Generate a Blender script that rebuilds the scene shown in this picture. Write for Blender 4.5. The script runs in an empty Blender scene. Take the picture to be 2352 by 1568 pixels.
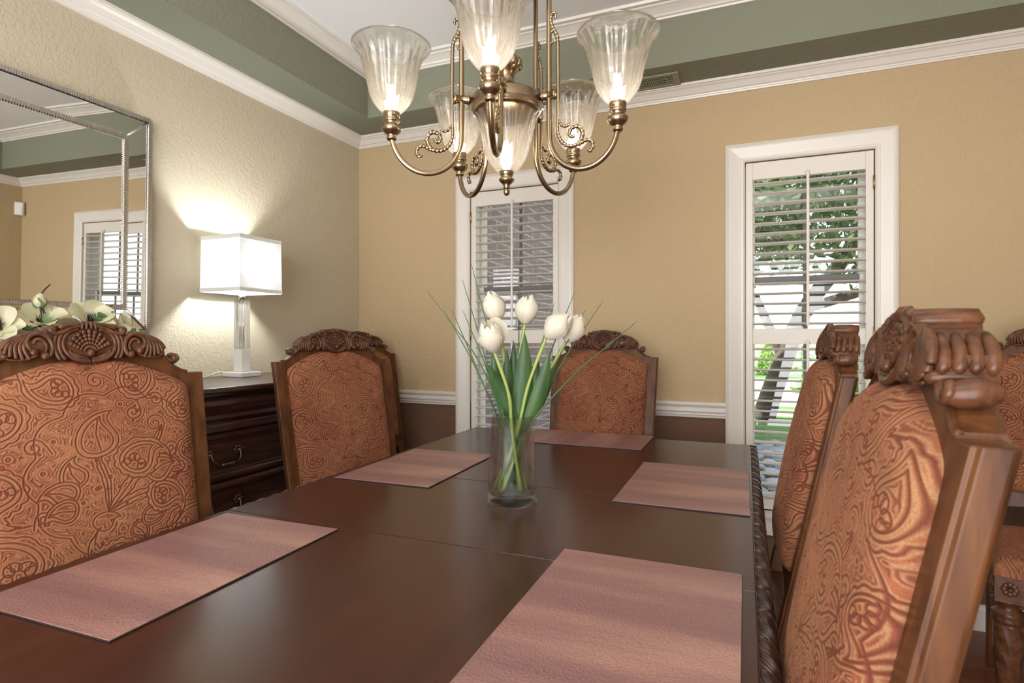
import bpy, math, random
import numpy as np
from mathutils import Vector, Matrix

random.seed(7)
S = bpy.context.scene
COL = S.collection
PI = math.pi

# ------------------------------------------------------------------ helpers
class MB:
    """collects geometry, then links it as one mesh object"""
    def __init__(s):
        s.v = []; s.f = []; s.sm = []
    def add(s, verts, faces, smooth=False):
        o = len(s.v)
        s.v.extend(tuple(p) for p in verts)
        for f in faces:
            s.f.append(tuple(i + o for i in f)); s.sm.append(smooth)
    def box(s, x0, x1, y0, y1, z0, z1):
        v = [(x, y, z) for z in (z0, z1) for y in (y0, y1) for x in (x0, x1)]
        s.add(v, [(0, 2, 3, 1), (4, 5, 7, 6), (0, 1, 5, 4), (2, 6, 7, 3), (0, 4, 6, 2), (1, 3, 7, 5)])
    def lathe(s, prof, c=(0, 0, 0), n=24, mod=None, cap=True):
        v = []
        for (r, z) in prof:
            for k in range(n):
                a = 2 * PI * k / n
                rr = r if mod is None else mod(r, z, a)
                v.append((c[0] + rr * math.cos(a), c[1] + rr * math.sin(a), c[2] + z))
        f = []
        m = len(prof)
        for i in range(m - 1):
            for k in range(n):
                k2 = (k + 1) % n
                f.append((i * n + k, i * n + k2, (i + 1) * n + k2, (i + 1) * n + k))
        if cap:
            f.append(tuple(range(n))[::-1]); f.append(tuple((m - 1) * n + k for k in range(n)))
        s.add(v, f, True)
    def sphere(s, c, r, n=10, m=7, sc=(1, 1, 1)):
        v = [(c[0], c[1], c[2] - r * sc[2])]
        for i in range(1, m):
            t = -PI / 2 + PI * i / m
            for k in range(n):
                a = 2 * PI * k / n
                v.append((c[0] + r * sc[0] * math.cos(t) * math.cos(a), c[1] + r * sc[1] * math.cos(t) * math.sin(a), c[2] + r * sc[2] * math.sin(t)))
        v.append((c[0], c[1], c[2] + r * sc[2]))
        f = [(0, 1 + (k + 1) % n, 1 + k) for k in range(n)]
        for i in range(m - 2):
            for k in range(n):
                a, b = 1 + i * n + k, 1 + i * n + (k + 1) % n
                f.append((a, b, b + n, a + n))
        L = len(v) - 1
        f += [(L, L - n + k, L - n + (k + 1) % n) for k in range(n)]
        s.add(v, f, True)
    def tube(s, pts, rad, n=8, spin=0.0, lobes=0, depth=0.0):
        """swept round section along 3-D points (parallel transport)"""
        P = [Vector(p) for p in pts]
        m = len(P)
        R = rad if isinstance(rad, (list, tuple)) else [rad] * m
        T = [(P[min(i + 1, m - 1)] - P[max(i - 1, 0)]).normalized() for i in range(m)]
        up = Vector((0, 0, 1)) if abs(T[0].z) < .9 else Vector((1, 0, 0))
        N = (up - T[0] * up.dot(T[0])).normalized()
        v = []; dist = 0
        for i in range(m):
            if i:
                N = (N - T[i] * N.dot(T[i])).normalized(); dist += (P[i] - P[i - 1]).length
            B = T[i].cross(N)
            for k in range(n):
                a = 2 * PI * k / n
                r = R[i] * (1 + (depth * math.cos(lobes * (a + spin * dist)) if lobes else 0))
                v.append(P[i] + N * (r * math.cos(a)) + B * (r * math.sin(a)))
        f = [(i * n + k, i * n + (k + 1) % n, (i + 1) * n + (k + 1) % n, (i + 1) * n + k) for i in range(m - 1) for k in range(n)]
        f.append(tuple(range(n))[::-1]); f.append(tuple((m - 1) * n + k for k in range(n)))
        s.add(v, f, True)
    def stroke(s, pts, rad, y, dep=1.0, n=8, mirror=False):
        """carved relief stroke: 2-D (x, z) points, half-width rad, standing out of a face at y towards -y"""
        for sg in ((1, -1) if mirror else (1,)):
            q = [(sg * p[0], p[1]) for p in pts]
            m = len(q); R = rad if isinstance(rad, (list, tuple)) else [rad] * m
            v = []
            for i in range(m):
                a, b = q[max(i - 1, 0)], q[min(i + 1, m - 1)]
                tx, tz = b[0] - a[0], b[1] - a[1]; L = math.hypot(tx, tz) or 1
                nx, nz = -tz / L, tx / L
                for k in range(n):
                    t = 2 * PI * k / n
                    v.append((q[i][0] + nx * R[i] * math.cos(t), y - R[i] * dep * math.sin(t), q[i][1] + nz * R[i] * math.cos(t)))
            f = [(i * n + k, i * n + (k + 1) % n, (i + 1) * n + (k + 1) % n, (i + 1) * n + k) for i in range(m - 1) for k in range(n)]
            f.append(tuple(range(n))); f.append(tuple((m - 1) * n + k for k in range(n)))
            s.add(v, f, True)
    def grid(s, fn, nu, nv, smooth=True):
        v = [fn(i / nu, j / nv) for j in range(nv + 1) for i in range(nu + 1)]
        f = [(j * (nu + 1) + i, j * (nu + 1) + i + 1, (j + 1) * (nu + 1) + i + 1, (j + 1) * (nu + 1) + i) for j in range(nv) for i in range(nu)]
        s.add(v, f, smooth)
    def ring(s, prof, x0, x1, y0, y1):
        """mitred moulding round the inside of a rectangle; prof = [(out, z)]"""
        m = len(prof); v = []
        for (p, z) in prof:
            v += [(x0 + p, y0 + p, z), (x1 - p, y0 + p, z), (x1 - p, y1 - p, z), (x0 + p, y1 - p, z)]
        f = []
        for i in range(m):
            j = (i + 1) % m
            for k in range(4):
                f.append((i * 4 + k, j * 4 + k, j * 4 + (k + 1) % 4, i * 4 + (k + 1) % 4))
        s.add(v, f)
    def run(s, prof, path, closed_prof=True):
        """profile (a, b) carried along straight pieces: path = list of (origin, dirA, dirB)"""
        m = len(prof); v = []
        for (o, A, B) in path:
            for (a, b) in prof:
                v.append(tuple(o[i] + A[i] * a + B[i] * b for i in range(3)))
        f = []
        for k in range(len(path) - 1):
            for i in range(m if closed_prof else m - 1):
                j = (i + 1) % m
                f.append((k * m + i, k * m + j, (k + 1) * m + j, (k + 1) * m + i))
        f.append(tuple(range(m))); f.append(tuple((len(path) - 1) * m + i for i in range(m)))
        s.add(v, f)
    def shear(s, fn):
        s.v = [fn(p) for p in s.v]; return s
    def build(s, name, mat, parent=None, bevel=0, seg=2, fixn=True):
        me = bpy.data.meshes.new(name)
        me.from_pydata(s.v, [], s.f)
        me.polygons.foreach_set('use_smooth', s.sm)
        me.materials.append(mat)
        if fixn:
            import bmesh
            b = bmesh.new(); b.from_mesh(me)
            bmesh.ops.recalc_face_normals(b, faces=b.faces[:]); b.to_mesh(me); b.free()
        me.update()
        o = bpy.data.objects.new(name, me); COL.objects.link(o)
        if parent: o.parent = parent
        if bevel:
            md = o.modifiers.new('edge', 'BEVEL'); md.width = bevel; md.segments = seg; md.limit_method = 'ANGLE'; md.angle_limit = .7
        return o

def tag(o, label=None, cat=None, group=None, kind=None):
    if label: o['label'] = label
    if cat: o['category'] = cat
    if group: o['group'] = group
    if kind: o['kind'] = kind
    return o
def thing(name, label, cat, loc=(0, 0, 0), rz=0, group=None):
    o = bpy.data.objects.new(name, None); COL.objects.link(o)
    o.empty_display_size = .05; o.location = loc; o.rotation_euler = (0, 0, rz)
    return tag(o, label, cat, group)
def copy_tree(o, parent=None):
    c = o.copy(); COL.objects.link(c)
    if parent: c.parent = parent
    for ch in list(o.children): copy_tree(ch, c)
    return c
def struct(o): return tag(o, kind='structure')
def spline(pts, n=6):
    """Catmull-Rom through tuples of any length"""
    P = [pts[0]] + list(pts) + [pts[-1]]; out = []
    for i in range(1, len(P) - 2):
        for k in range(n):
            t = k / n
            out.append(tuple(.5 * (2 * b + (c - a) * t + (2 * a - 5 * b + 4 * c - d) * t * t + (3 * b - a - 3 * c + d) * t ** 3) for a, b, c, d in zip(P[i - 1], P[i], P[i + 1], P[i + 2])))
    out.append(tuple(pts[-1])); return out
def lerp_tab(tab, x):
    for (a, b) in zip(tab, tab[1:]):
        if x <= b[0]:
            t = (x - a[0]) / (b[0] - a[0]); t = max(0, t)
            return a[1] + (b[1] - a[1]) * t
    return tab[-1][1]

# ------------------------------------------------------------------ materials
class NT:
    def __init__(s, name):
        s.m = bpy.data.materials.new(name); s.m.use_nodes = True
        s.t = s.m.node_tree; s.t.nodes.clear()
        s.out = s.n('ShaderNodeOutputMaterial')
    def n(s, typ, **kw):
        nd = s.t.nodes.new(typ)
        for k, v in kw.items():
            if k.startswith('i_'):
                key = k[2:].replace('_', ' ')
                nd.inputs[int(key) if key.isdigit() else key].default_value = v
            else: setattr(nd, k, v)
        return nd
    def l(s, a, b): s.t.links.new(a, b)
    def coord(s, scale=(1, 1, 1), kind='Object'):
        c = s.n('ShaderNodeTexCoord'); m = s.n('ShaderNodeMapping'); m.inputs['Scale'].default_value = scale
        s.l(c.outputs[kind], m.inputs['Vector']); return m.outputs['Vector']
    def noise(s, vec, scale, detail=4, rough=.55, dist=0):
        n = s.n('ShaderNodeTexNoise'); n.inputs['Scale'].default_value = scale; n.inputs['Detail'].default_value = detail
        n.inputs['Roughness'].default_value = rough; n.inputs['Distortion'].default_value = dist
        s.l(vec, n.inputs['Vector']); return n.outputs['Fac']
    def ramp(s, fac, stops):
        r = s.n('ShaderNodeValToRGB'); e = r.color_ramp.elements
        while len(e) < len(stops): e.new(.5)
        for k, (p, c) in enumerate(stops):
            e[k].position = p; e[k].color = (*c, 1)
        s.l(fac, r.inputs['Fac']); return r.outputs['Color']
    def mix(s, fac, a, b):
        m = s.n('ShaderNodeMix', data_type='RGBA')
        for i, x in ((0, fac), (6, a), (7, b)):
            if isinstance(x, (int, float)): m.inputs[i].default_value = x
            elif isinstance(x, tuple): m.inputs[i].default_value = (*x, 1)
            else: s.l(x, m.inputs[i])
        return m.outputs[2]
    def math(s, op, a, b=0.0):
        m = s.n('ShaderNodeMath', operation=op)
        for i, x in ((0, a), (1, b)):
            if isinstance(x, (int, float)): m.inputs[i].default_value = x
            else: s.l(x, m.inputs[i])
        return m.outputs[0]
    def bump(s, h, strength, dist=.002):
        b = s.n('ShaderNodeBump'); b.inputs['Strength'].default_value = strength; b.inputs['Distance'].default_value = dist
        s.l(h, b.inputs['Height']); return b.outputs['Normal']
    def pbr(s, color, rough=.5, metal=0, normal=None, spec=.5, **kw):
        p = s.n('ShaderNodeBsdfPrincipled')
        if isinstance(color, tuple): p.inputs['Base Color'].default_value = (*color, 1)
        else: s.l(color, p.inputs['Base Color'])
        if isinstance(rough, (int, float)): p.inputs['Roughness'].default_value = rough
        else: s.l(rough, p.inputs['Roughness'])
        p.inputs['Metallic'].default_value = metal; p.inputs['Specular IOR Level'].default_value = spec
        for k, v in kw.items(): p.inputs[k.replace('_', ' ')].default_value = v
        if normal is not None: s.l(normal, p.inputs['Normal'])
        s.l(p.outputs[0], s.out.inputs[0]); s.p = p; return s.m

def m_plain(name, c, rough=.5, metal=0, var=.06, bump=0, bscale=200, **kw):
    t = NT(name); v = t.coord()
    f = t.noise(v, 6)
    col = t.mix(f, tuple(x * (1 - var) for x in c), tuple(min(1, x * (1 + var)) for x in c))
    nm = t.bump(t.noise(v, bscale, 3), bump, .001) if bump else None
    return t.pbr(col, rough, metal, nm, **kw)
def m_wall(name, c, c2=None, zsplit=.85, rough=.75, texture=.55):
    t = NT(name); v = t.coord()
    f = t.noise(v, 1.3, 3)
    col = t.mix(f, tuple(x * .97 for x in c), tuple(min(1, x * 1.03) for x in c))
    if c2:
        g = t.n('ShaderNodeNewGeometry'); x = t.n('ShaderNodeSeparateXYZ'); t.l(g.outputs['Position'], x.inputs[0])
        lo = t.math('LESS_THAN', x.outputs['Z'], zsplit)
        col = t.mix(lo, col, c2)
    h = t.noise(v, 75, 2, .5, .6)
    h2 = t.n('ShaderNodeMapRange'); h2.inputs[1].default_value = .42; h2.inputs[2].default_value = .62; t.l(h, h2.inputs[0])
    return t.pbr(col, rough, 0, t.bump(h2.outputs[0], texture, .0018), .3)
def m_wood(name, dark, mid, light, rough=.3, grain=(6, 60, 60), coat=.25, scale=1.0, relief=.06):
    t = NT(name); v = t.coord(grain)
    f = t.noise(v, scale, 6, .6, .4) if relief else t.noise(v, scale, 3, .5, 0)
    v2 = t.coord((1, 1, 1)); f2 = t.noise(v2, 5, 3)
    col = t.ramp(f, [(.28, dark), (.5, mid), (.75, light)])
    col = t.mix(t.math('MULTIPLY', f2, .55), col, dark)
    rr = t.math('ADD', t.math('MULTIPLY', f, .12), rough - .06) if relief else rough
    return t.pbr(col, rr, 0, t.bump(f, relief, .001) if relief else None, .25, Coat_Weight=coat, Coat_Roughness=.18)

M = {}
M['wall'] = m_wall('wall_paint', (.53, .40, .238), (.155, .086, .052), .84)
M['wall_left'] = m_wall('wall_paint_lamplit', (.55, .485, .355), (.155, .086, .052), .84, texture=.5)  # same wall paint, the lamp's whiter glow put into its colour
M['green'] = m_wall('sage_paint', (.225, .235, .170), texture=.5)
M['ceil'] = m_wall('ceiling_paint', (.86, .86, .86), texture=.15)
M['trim'] = m_plain('white_trim', (.77, .73, .675), .35, var=.015)
M['shutter'] = m_plain('shutter_paint', (.76, .715, .65), .38, var=.015)
M['muntin'] = m_plain('backlit_sash_bar', (.16, .15, .145), .5)  # backlit shade on the pale bars, put into a dark colour
M['brass'] = m_plain('hinge_brass', (.45, .33, .14), .35, 1)
M['wood'] = m_wood('carved_cherry_wood', (.038, .014, .006), (.118, .043, .015), (.205, .084, .026), .38, (40, 40, 5), .0)
M['wood_carve'] = m_wood('carved_crest_wood', (.040, .016, .009), (.115, .044, .020), (.19, .075, .032), .30, (50, 50, 50), .12)
M['table'] = m_wood('table_wood', (.036, .011, .0065), (.050, .0160, .0092), (.062, .020, .0115), .25, (22, 2.2, 4), .2, 1.0, .0)
M['table_dark'] = m_wood('table_edge_wood', (.016, .008, .006), (.045, .018, .011), (.085, .035, .02), .25, (30, 30, 30), .4)
M['buffet'] = m_wood('sideboard_wood', (.020, .010, .008), (.058, .023, .016), (.12, .046, .028), .30, (60, 5, 60))
M['bronze'] = m_plain('dark_bronze', (.13, .095, .05), .35, 1)
M['gold'] = m_plain('antique_brass', (.31, .232, .148), .28, 1, var=.12)
M['marble'] = m_plain('white_marble', (.80, .79, .76), .3, var=.05)
M['chrome'] = m_plain('chrome', (.75, .75, .76), .12, 1, var=.02)
M['silver'] = m_plain('silver_beading', (.60, .57, .54), .28, 1, var=.05)
M['darkedge'] = m_plain('mirror_dark_edge', (.03, .028, .026), .3)
M['cord'] = m_plain('lamp_cord', (.65, .63, .58), .5)
M['rock'] = m_plain('river_rock', (.33, .35, .37), .8, var=.3, bump=.3, bscale=30)
M['concrete'] = m_plain('pale_concrete', (.72, .70, .66), .9)
M['lawn'] = m_plain('lawn_green', (.10, .19, .04), .9, var=.4)
M['bark'] = m_plain('tree_bark', (.06, .047, .036), .9, var=.4, bump=.8, bscale=25)
M['stem'] = m_plain('tulip_stem', (.30, .38, .10), .45, var=.15)
M['grass'] = m_plain('grass_blade', (.055, .12, .035), .5, var=.3)
M['twig'] = m_plain('dark_twig', (.035, .02, .014), .6)
M['plastic'] = m_plain('white_plastic', (.78, .78, .76), .4)
M['vent'] = m_plain('register_paint', (.27, .26, .16), .5)
M['black'] = m_plain('duct_shade_black', (.01, .01, .01), .8)
M['gutter'] = m_plain('gutter_metal', (.50, .50, .52), .5)

def m_leaf(name, c, c2, trans=.35, sc=12):
    t = NT(name); v = t.coord((sc, sc, 2)); f = t.noise(v, 2, 4)
    col = t.ramp(f, [(.3, c), (.7, c2)])
    p = t.n('ShaderNodeBsdfPrincipled'); t.l(col, p.inputs['Base Color']); p.inputs['Roughness'].default_value = .45
    tr = t.n('ShaderNodeBsdfTranslucent'); t.l(col, tr.inputs[0])
    mx = t.n('ShaderNodeMixShader'); mx.inputs[0].default_value = trans
    t.l(p.outputs[0], mx.inputs[1]); t.l(tr.outputs[0], mx.inputs[2]); t.l(mx.outputs[0], t.out.inputs[0]); return t.m
M['leaf'] = m_leaf('tulip_leaf', (.022, .062, .020), (.075, .155, .045), .15)
M['petal'] = m_leaf('tulip_petal', (.72, .66, .53), (.80, .76, .65), .25)
M['magnolia'] = m_leaf('magnolia_petal', (.72, .69, .42), (.82, .80, .60), .3)
M['mleaf'] = m_leaf('magnolia_leaf', (.07, .16, .05), (.18, .28, .11), .2)
M['foliage'] = m_leaf('tree_foliage', (.022, .048, .014), (.10, .16, .04), .4, 3)
M['foliage2'] = m_leaf('hedge_foliage', (.12, .24, .03), (.38, .55, .12), .5, 3)

def m_glass(name, tint=(1, 1, 1), clear=.5, rough=.0, milky=0.0, ior=1.45):
    t = NT(name)
    g = t.n('ShaderNodeBsdfGlass'); g.inputs['Color'].default_value = (*tint, 1); g.inputs['Roughness'].default_value = rough; g.inputs['IOR'].default_value = ior
    tr = t.n('ShaderNodeBsdfTransparent'); tr.inputs[0].default_value = (*tint, 1)
    mx = t.n('ShaderNodeMixShader'); mx.inputs[0].default_value = clear
    t.l(g.outputs[0], mx.inputs[1]); t.l(tr.outputs[0], mx.inputs[2]); o = mx.outputs[0]
    if milky:
        d = t.n('ShaderNodeBsdfTranslucent'); d.inputs[0].default_value = (1, .96, .9, 1)
        m2 = t.n('ShaderNodeMixShader'); m2.inputs[0].default_value = milky
        t.l(o, m2.inputs[1]); t.l(d.outputs[0], m2.inputs[2]); o = m2.outputs[0]
    t.l(o, t.out.inputs[0]); return t.m
M['shade_glass'] = m_glass('ribbed_crystal', (1, .99, .97), .32, .0, .026)
M['vase'] = m_glass('vase_glass', (.985, .995, .99), .66)
M['water'] = m_glass('vase_water', (.99, 1, .99), .94, ior=1.33)
M['crystal'] = m_glass('crystal_column', (.97, .98, 1), .25)
def m_pane():
    t = NT('window_pane')
    g = t.n('ShaderNodeBsdfGlossy'); g.inputs['Roughness'].default_value = .02
    tr = t.n('ShaderNodeBsdfTransparent'); tr.inputs[0].default_value = (.95, .97, .97, 1)
    mx = t.n('ShaderNodeMixShader'); mx.inputs[0].default_value = .05
    t.l(tr.outputs[0], mx.inputs[1]); t.l(g.outputs[0], mx.inputs[2]); t.l(mx.outputs[0], t.out.inputs[0]); return t.m
M['pane'] = m_pane()
def m_emit(name, c, k):
    t = NT(name); e = t.n('ShaderNodeEmission'); e.inputs[0].default_value = (*c, 1); e.inputs[1].default_value = k
    t.l(e.outputs[0], t.out.inputs[0]); return t.m
M['bulb'] = m_emit('candle_bulb', (1, .90, .76), 90)
M['lampbulb'] = m_emit('lamp_bulb', (.92, .98, 1), 300)
def m_mirror():
    t = NT('mirror_glass'); return t.pbr((.86, .88, .86), .012, 1)
M['mirror'] = m_mirror()
def m_shade():
    t = NT('linen_shade'); v = t.coord((60, 60, 400)); v2 = t.coord((400, 400, 30))
    f = t.math('MULTIPLY', t.noise(v, 1, 2), t.noise(v2, 1, 2))
    col = t.ramp(f, [(.1, (.78, .80, .80)), (.4, (.93, .94, .93))])
    d = t.n('ShaderNodeBsdfDiffuse'); t.l(col, d.inputs[0]); tr = t.n('ShaderNodeBsdfTranslucent'); t.l(col, tr.inputs[0])
    mx = t.n('ShaderNodeMixShader'); mx.inputs[0].default_value = .036
    t.l(d.outputs[0], mx.inputs[1]); t.l(tr.outputs[0], mx.inputs[2]); t.l(mx.outputs[0], t.out.inputs[0]); return t.m
M['lampshade'] = m_shade()
M['shadetrim'] = m_plain('linen_trim', (.72, .71, .67), .8, bump=.3)
def m_mat():
    t = NT('placemat_leather'); v = t.coord((1.0, 11, 1)); f = t.noise(v, .8, 4, .55, .3)
    col = t.ramp(f, [(.34, (.205, .102, .098)), (.50, (.265, .135, .122)), (.68, (.42, .235, .185))])
    vo = t.n('ShaderNodeTexVoronoi'); vo.inputs['Scale'].default_value = 230; vo.feature = 'F1'
    t.l(t.coord(), vo.inputs['Vector'])
    return t.pbr(col, .42, 0, t.bump(vo.outputs['Distance'], .7, .0012), .55)
M['mat'] = m_mat()
M['matedge'] = m_plain('placemat_backing', (.02, .016, .016), .6)
def m_fabric():
    t = NT('paisley_chenille')
    a = t.n('ShaderNodeAttribute'); a.attribute_name = 'pattern'
    s = t.n('ShaderNodeSeparateColor'); t.l(a.outputs['Color'], s.inputs[0])
    v = t.coord(); n1 = t.noise(v, 9, 3); n2 = t.noise(v, 420, 2, .7)
    base = t.mix(t.math('MULTIPLY', s.outputs[2], .95), (.325, .116, .054), (.22, .049, .024))
    base = t.mix(t.math('MULTIPLY', n1, .5), base, (.27, .085, .040))
    base = t.mix(t.math('MULTIPLY', s.outputs[1], .62), base, (.39, .25, .125))
    base = t.mix(t.math('MULTIPLY', s.outputs[0], .85), base, (.10, .024, .014))
    wv = t.n('ShaderNodeMapRange'); wv.inputs[1].default_value = .4; wv.inputs[2].default_value = .62; t.l(n2, wv.inputs[0])
    base = t.mix(t.math('MULTIPLY', wv.outputs[0], .35), base, (.13, .05, .025))
    h = t.math('SUBTRACT', t.math('MULTIPLY', n2, .5), s.outputs[0])
    return t.pbr(base, .8, 0, t.bump(h, .5, .0015), .2, Sheen_Weight=.12, Sheen_Roughness=.4, Sheen_Tint=(1, .6, .4, 1))
M['fabric'] = m_fabric()
def m_floor():
    t = NT('oak_floor'); b = t.n('ShaderNodeTexBrick'); b.offset = .37
    for k, x in (('Scale', 1), ('Brick Width', 1.1), ('Row Height', .075), ('Mortar Size', .0015), ('Bias', 0)): b.inputs[k].default_value = x
    b.inputs['Color1'].default_value = (.26, .085, .035, 1); b.inputs['Color2'].default_value = (.17, .052, .022, 1); b.inputs['Mortar'].default_value = (.03, .012, .008, 1)
    t.l(t.coord(), b.inputs['Vector']); f = t.noise(t.coord((2, 40, 1)), 2, 5)
    col = t.mix(t.math('MULTIPLY', f, .5), b.outputs['Color'], (.10, .03, .012))
    return t.pbr(col, .3, 0, None, .5)
M['floor'] = m_floor()
def m_brick():
    t = NT('house_brick'); b = t.n('ShaderNodeTexBrick')
    for k, x in (('Scale', 1), ('Brick Width', .21), ('Row Height', .075), ('Mortar Size', .005), ('Bias', -.2)): b.inputs[k].default_value = x
    b.inputs['Color1'].default_value = (.30, .205, .19, 1); b.inputs['Color2'].default_value = (.20, .145, .15, 1); b.inputs['Mortar'].default_value = (.50, .47, .46, 1)
    c = t.n('ShaderNodeTexCoord'); x = t.n('ShaderNodeSeparateXYZ'); t.l(c.outputs['Object'], x.inputs[0])
    k = t.n('ShaderNodeCombineXYZ'); t.l(x.outputs['Y'], k.inputs[0]); t.l(x.outputs['Z'], k.inputs[1]); t.l(k.outputs[0], b.inputs['Vector'])
    return t.pbr(b.outputs['Color'], .85)
M['brick'] = m_brick()

# ------------------------------------------------------------------ room
XL, XR, YB, YF = -2.207, 1.34, 2.9, -1.25
ZS, TI, ZC = 2.42, .265, 2.68      # soffit height, tray inset, tray ceiling
def panel_wall(name, holes, a0, a1, mat, axis, pos, th, z1=2.42, z0=0.0):
    """wall slab with rectangular openings; holes = (a0, a1, z0, z1)"""
    A = sorted({a0, a1, *[h[0] for h in holes], *[h[1] for h in holes]})
    Z = sorted({z0, z1, *[h[2] for h in holes], *[h[3] for h in holes]})
    mb = MB()
    for i in range(len(A) - 1):
        for j in range(len(Z) - 1):
            ca, cz = (A[i] + A[i + 1]) / 2, (Z[j] + Z[j + 1]) / 2
            if any(h[0] < ca < h[1] and h[2] < cz < h[3] for h in holes): continue
            p0, p1 = min(pos, pos + th), max(pos, pos + th)
            if axis == 'x': mb.box(A[i], A[i + 1], p0, p1, Z[j], Z[j + 1])
            else: mb.box(p0, p1, A[i], A[i + 1], Z[j], Z[j + 1])
    return struct(mb.build(name, mat, fixn=False))
WIN = {1: (-1.443, -.918), 2: (-.002, .523)}
WZ0, WZ1 = .40, 2.025
panel_wall('wall_back', [(a, b, WZ0, WZ1) for a, b in WIN.values()], XL, XR, M['wall'], 'x', YB, .13)
panel_wall('wall_left', [], YF - .13, YB + .13, M['wall_left'], 'y', XL, -.13)
panel_wall('wall_right', [], YF - .13, YB + .13, M['wall'], 'y', XR, .13)
panel_wall('wall_front', [(-1.5, .9, 0, 2.15)], XL, XR, M['wall'], 'x', YF, -.13)  # opening added so fill light can enter behind the camera
mb = MB(); mb.box(XL - .13, XR + .13, YF - 3, YB + .13, -.1, 0); struct(mb.build('floor', M['floor']))
# tray ceiling: soffit ring, step faces, upper ceiling
mb = MB()
x0, x1, y0, y1 = XL + TI, XR - TI, YF + TI, YB - TI - .009
mb.box(XL - .13, x0, YF - .13, YB + .13, ZS, ZS + .32); mb.box(x1, XR + .13, YF - .13, YB + .13, ZS, ZS + .32)
mb.box(x0, x1, y1, YB + .13, ZS, ZS + .32); mb.box(x0, x1, YF - .13, y0, ZS, ZS + .32)
o = struct(mb.build('ceiling_soffit', M['green'], fixn=False))
mb = MB(); mb.box(x0 - .02, x1 + .02, y0 - .02, y1 + .02, ZC, ZC + .06)
struct(mb.build('ceiling', M['ceil']))
mb = MB(); mb.box(-7, 5, YF - 4, YF - .13, 2.42, 2.5); struct(mb.build('sun_block_slab', M['ceil']))  # unseen slab added to keep the sun out of the front opening
crown = [(0, 2.361), (.010, 2.361), (.012, 2.368), (.016, 2.369), (.018, 2.375), (.026, 2.378), (.032, 2.386), (.042, 2.398), (.053, 2.404), (.056, 2.408), (.064, 2.409), (.066, 2.42), (0, 2.42)]
mb = MB(); mb.ring(crown, XL, XR, YF, YB); struct(mb.build('trim_1', M['trim']))
up = [(0, 2.628), (.008, 2.628), (.010, 2.635), (.020, 2.637), (.026, 2.644), (.040, 2.652), (.056, 2.660), (.066, 2.663), (.070, 2.668), (.088, 2.669), (.092, 2.6805), (0, 2.6805)]
mb = MB(); mb.ring(up, x0, x1, y0, y1); struct(mb.build('trim_2', M['trim']))
# chair rail and baseboards, in runs between the window casings
CAS = {1: (-1.528, -.833), 2: (-.087, .608)}
rail = [(0, .816), (.008, .816), (.010, .826), (.014, .830), (.014, .838), (.020, .846), (.020, .858), (.014, .864), (.022, .872), (.026, .880), (.026, .888), (.018, .892), (0, .892)]
basep = [(0, 0), (.014, 0), (.014, .085), (.010, .098), (.004, .105), (0, .105)]
def runx(prof, a, b, mb): mb.run(prof, [((a, YB, 0), (0, -1, 0), (0, 0, 1)), ((b, YB, 0), (0, -1, 0), (0, 0, 1))])
for nm, prof in (('trim_3', rail), ('baseboard_back', basep)):
    mb = MB()
    for a, b in ((XL, CAS[1][0]), (CAS[1][1], CAS[2][0]), (CAS[2][1], XR)): runx(prof, a, b, mb)
    if nm == 'baseboard_back':
        for k in CAS: runx(prof, *CAS[k], mb)
    struct(mb.build(nm, M['trim']))
for nm, prof, xx, sg in (('trim_4', rail, XL, 1), ('baseboard_left', basep, XL, 1), ('trim_5', rail, XR, -1), ('baseboard_right', basep, XR, -1)):
    mb = MB(); mb.run(prof, [((xx, YF, 0), (sg, 0, 0), (0, 0, 1)), ((xx, YB, 0), (sg, 0, 0), (0, 0, 1))]); struct(mb.build(nm, M['trim']))
# casing round the wide opening added behind the camera for fill light
mb = MB()
for a, b, c, d in ((-1.59, -1.5, 0, 2.24), (.9, .99, 0, 2.24), (-1.5, .9, 2.15, 2.24)): mb.box(a, b, YF, YF + .02, c, d)
struct(mb.build('trim_6', M['trim'], bevel=.004))

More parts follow.
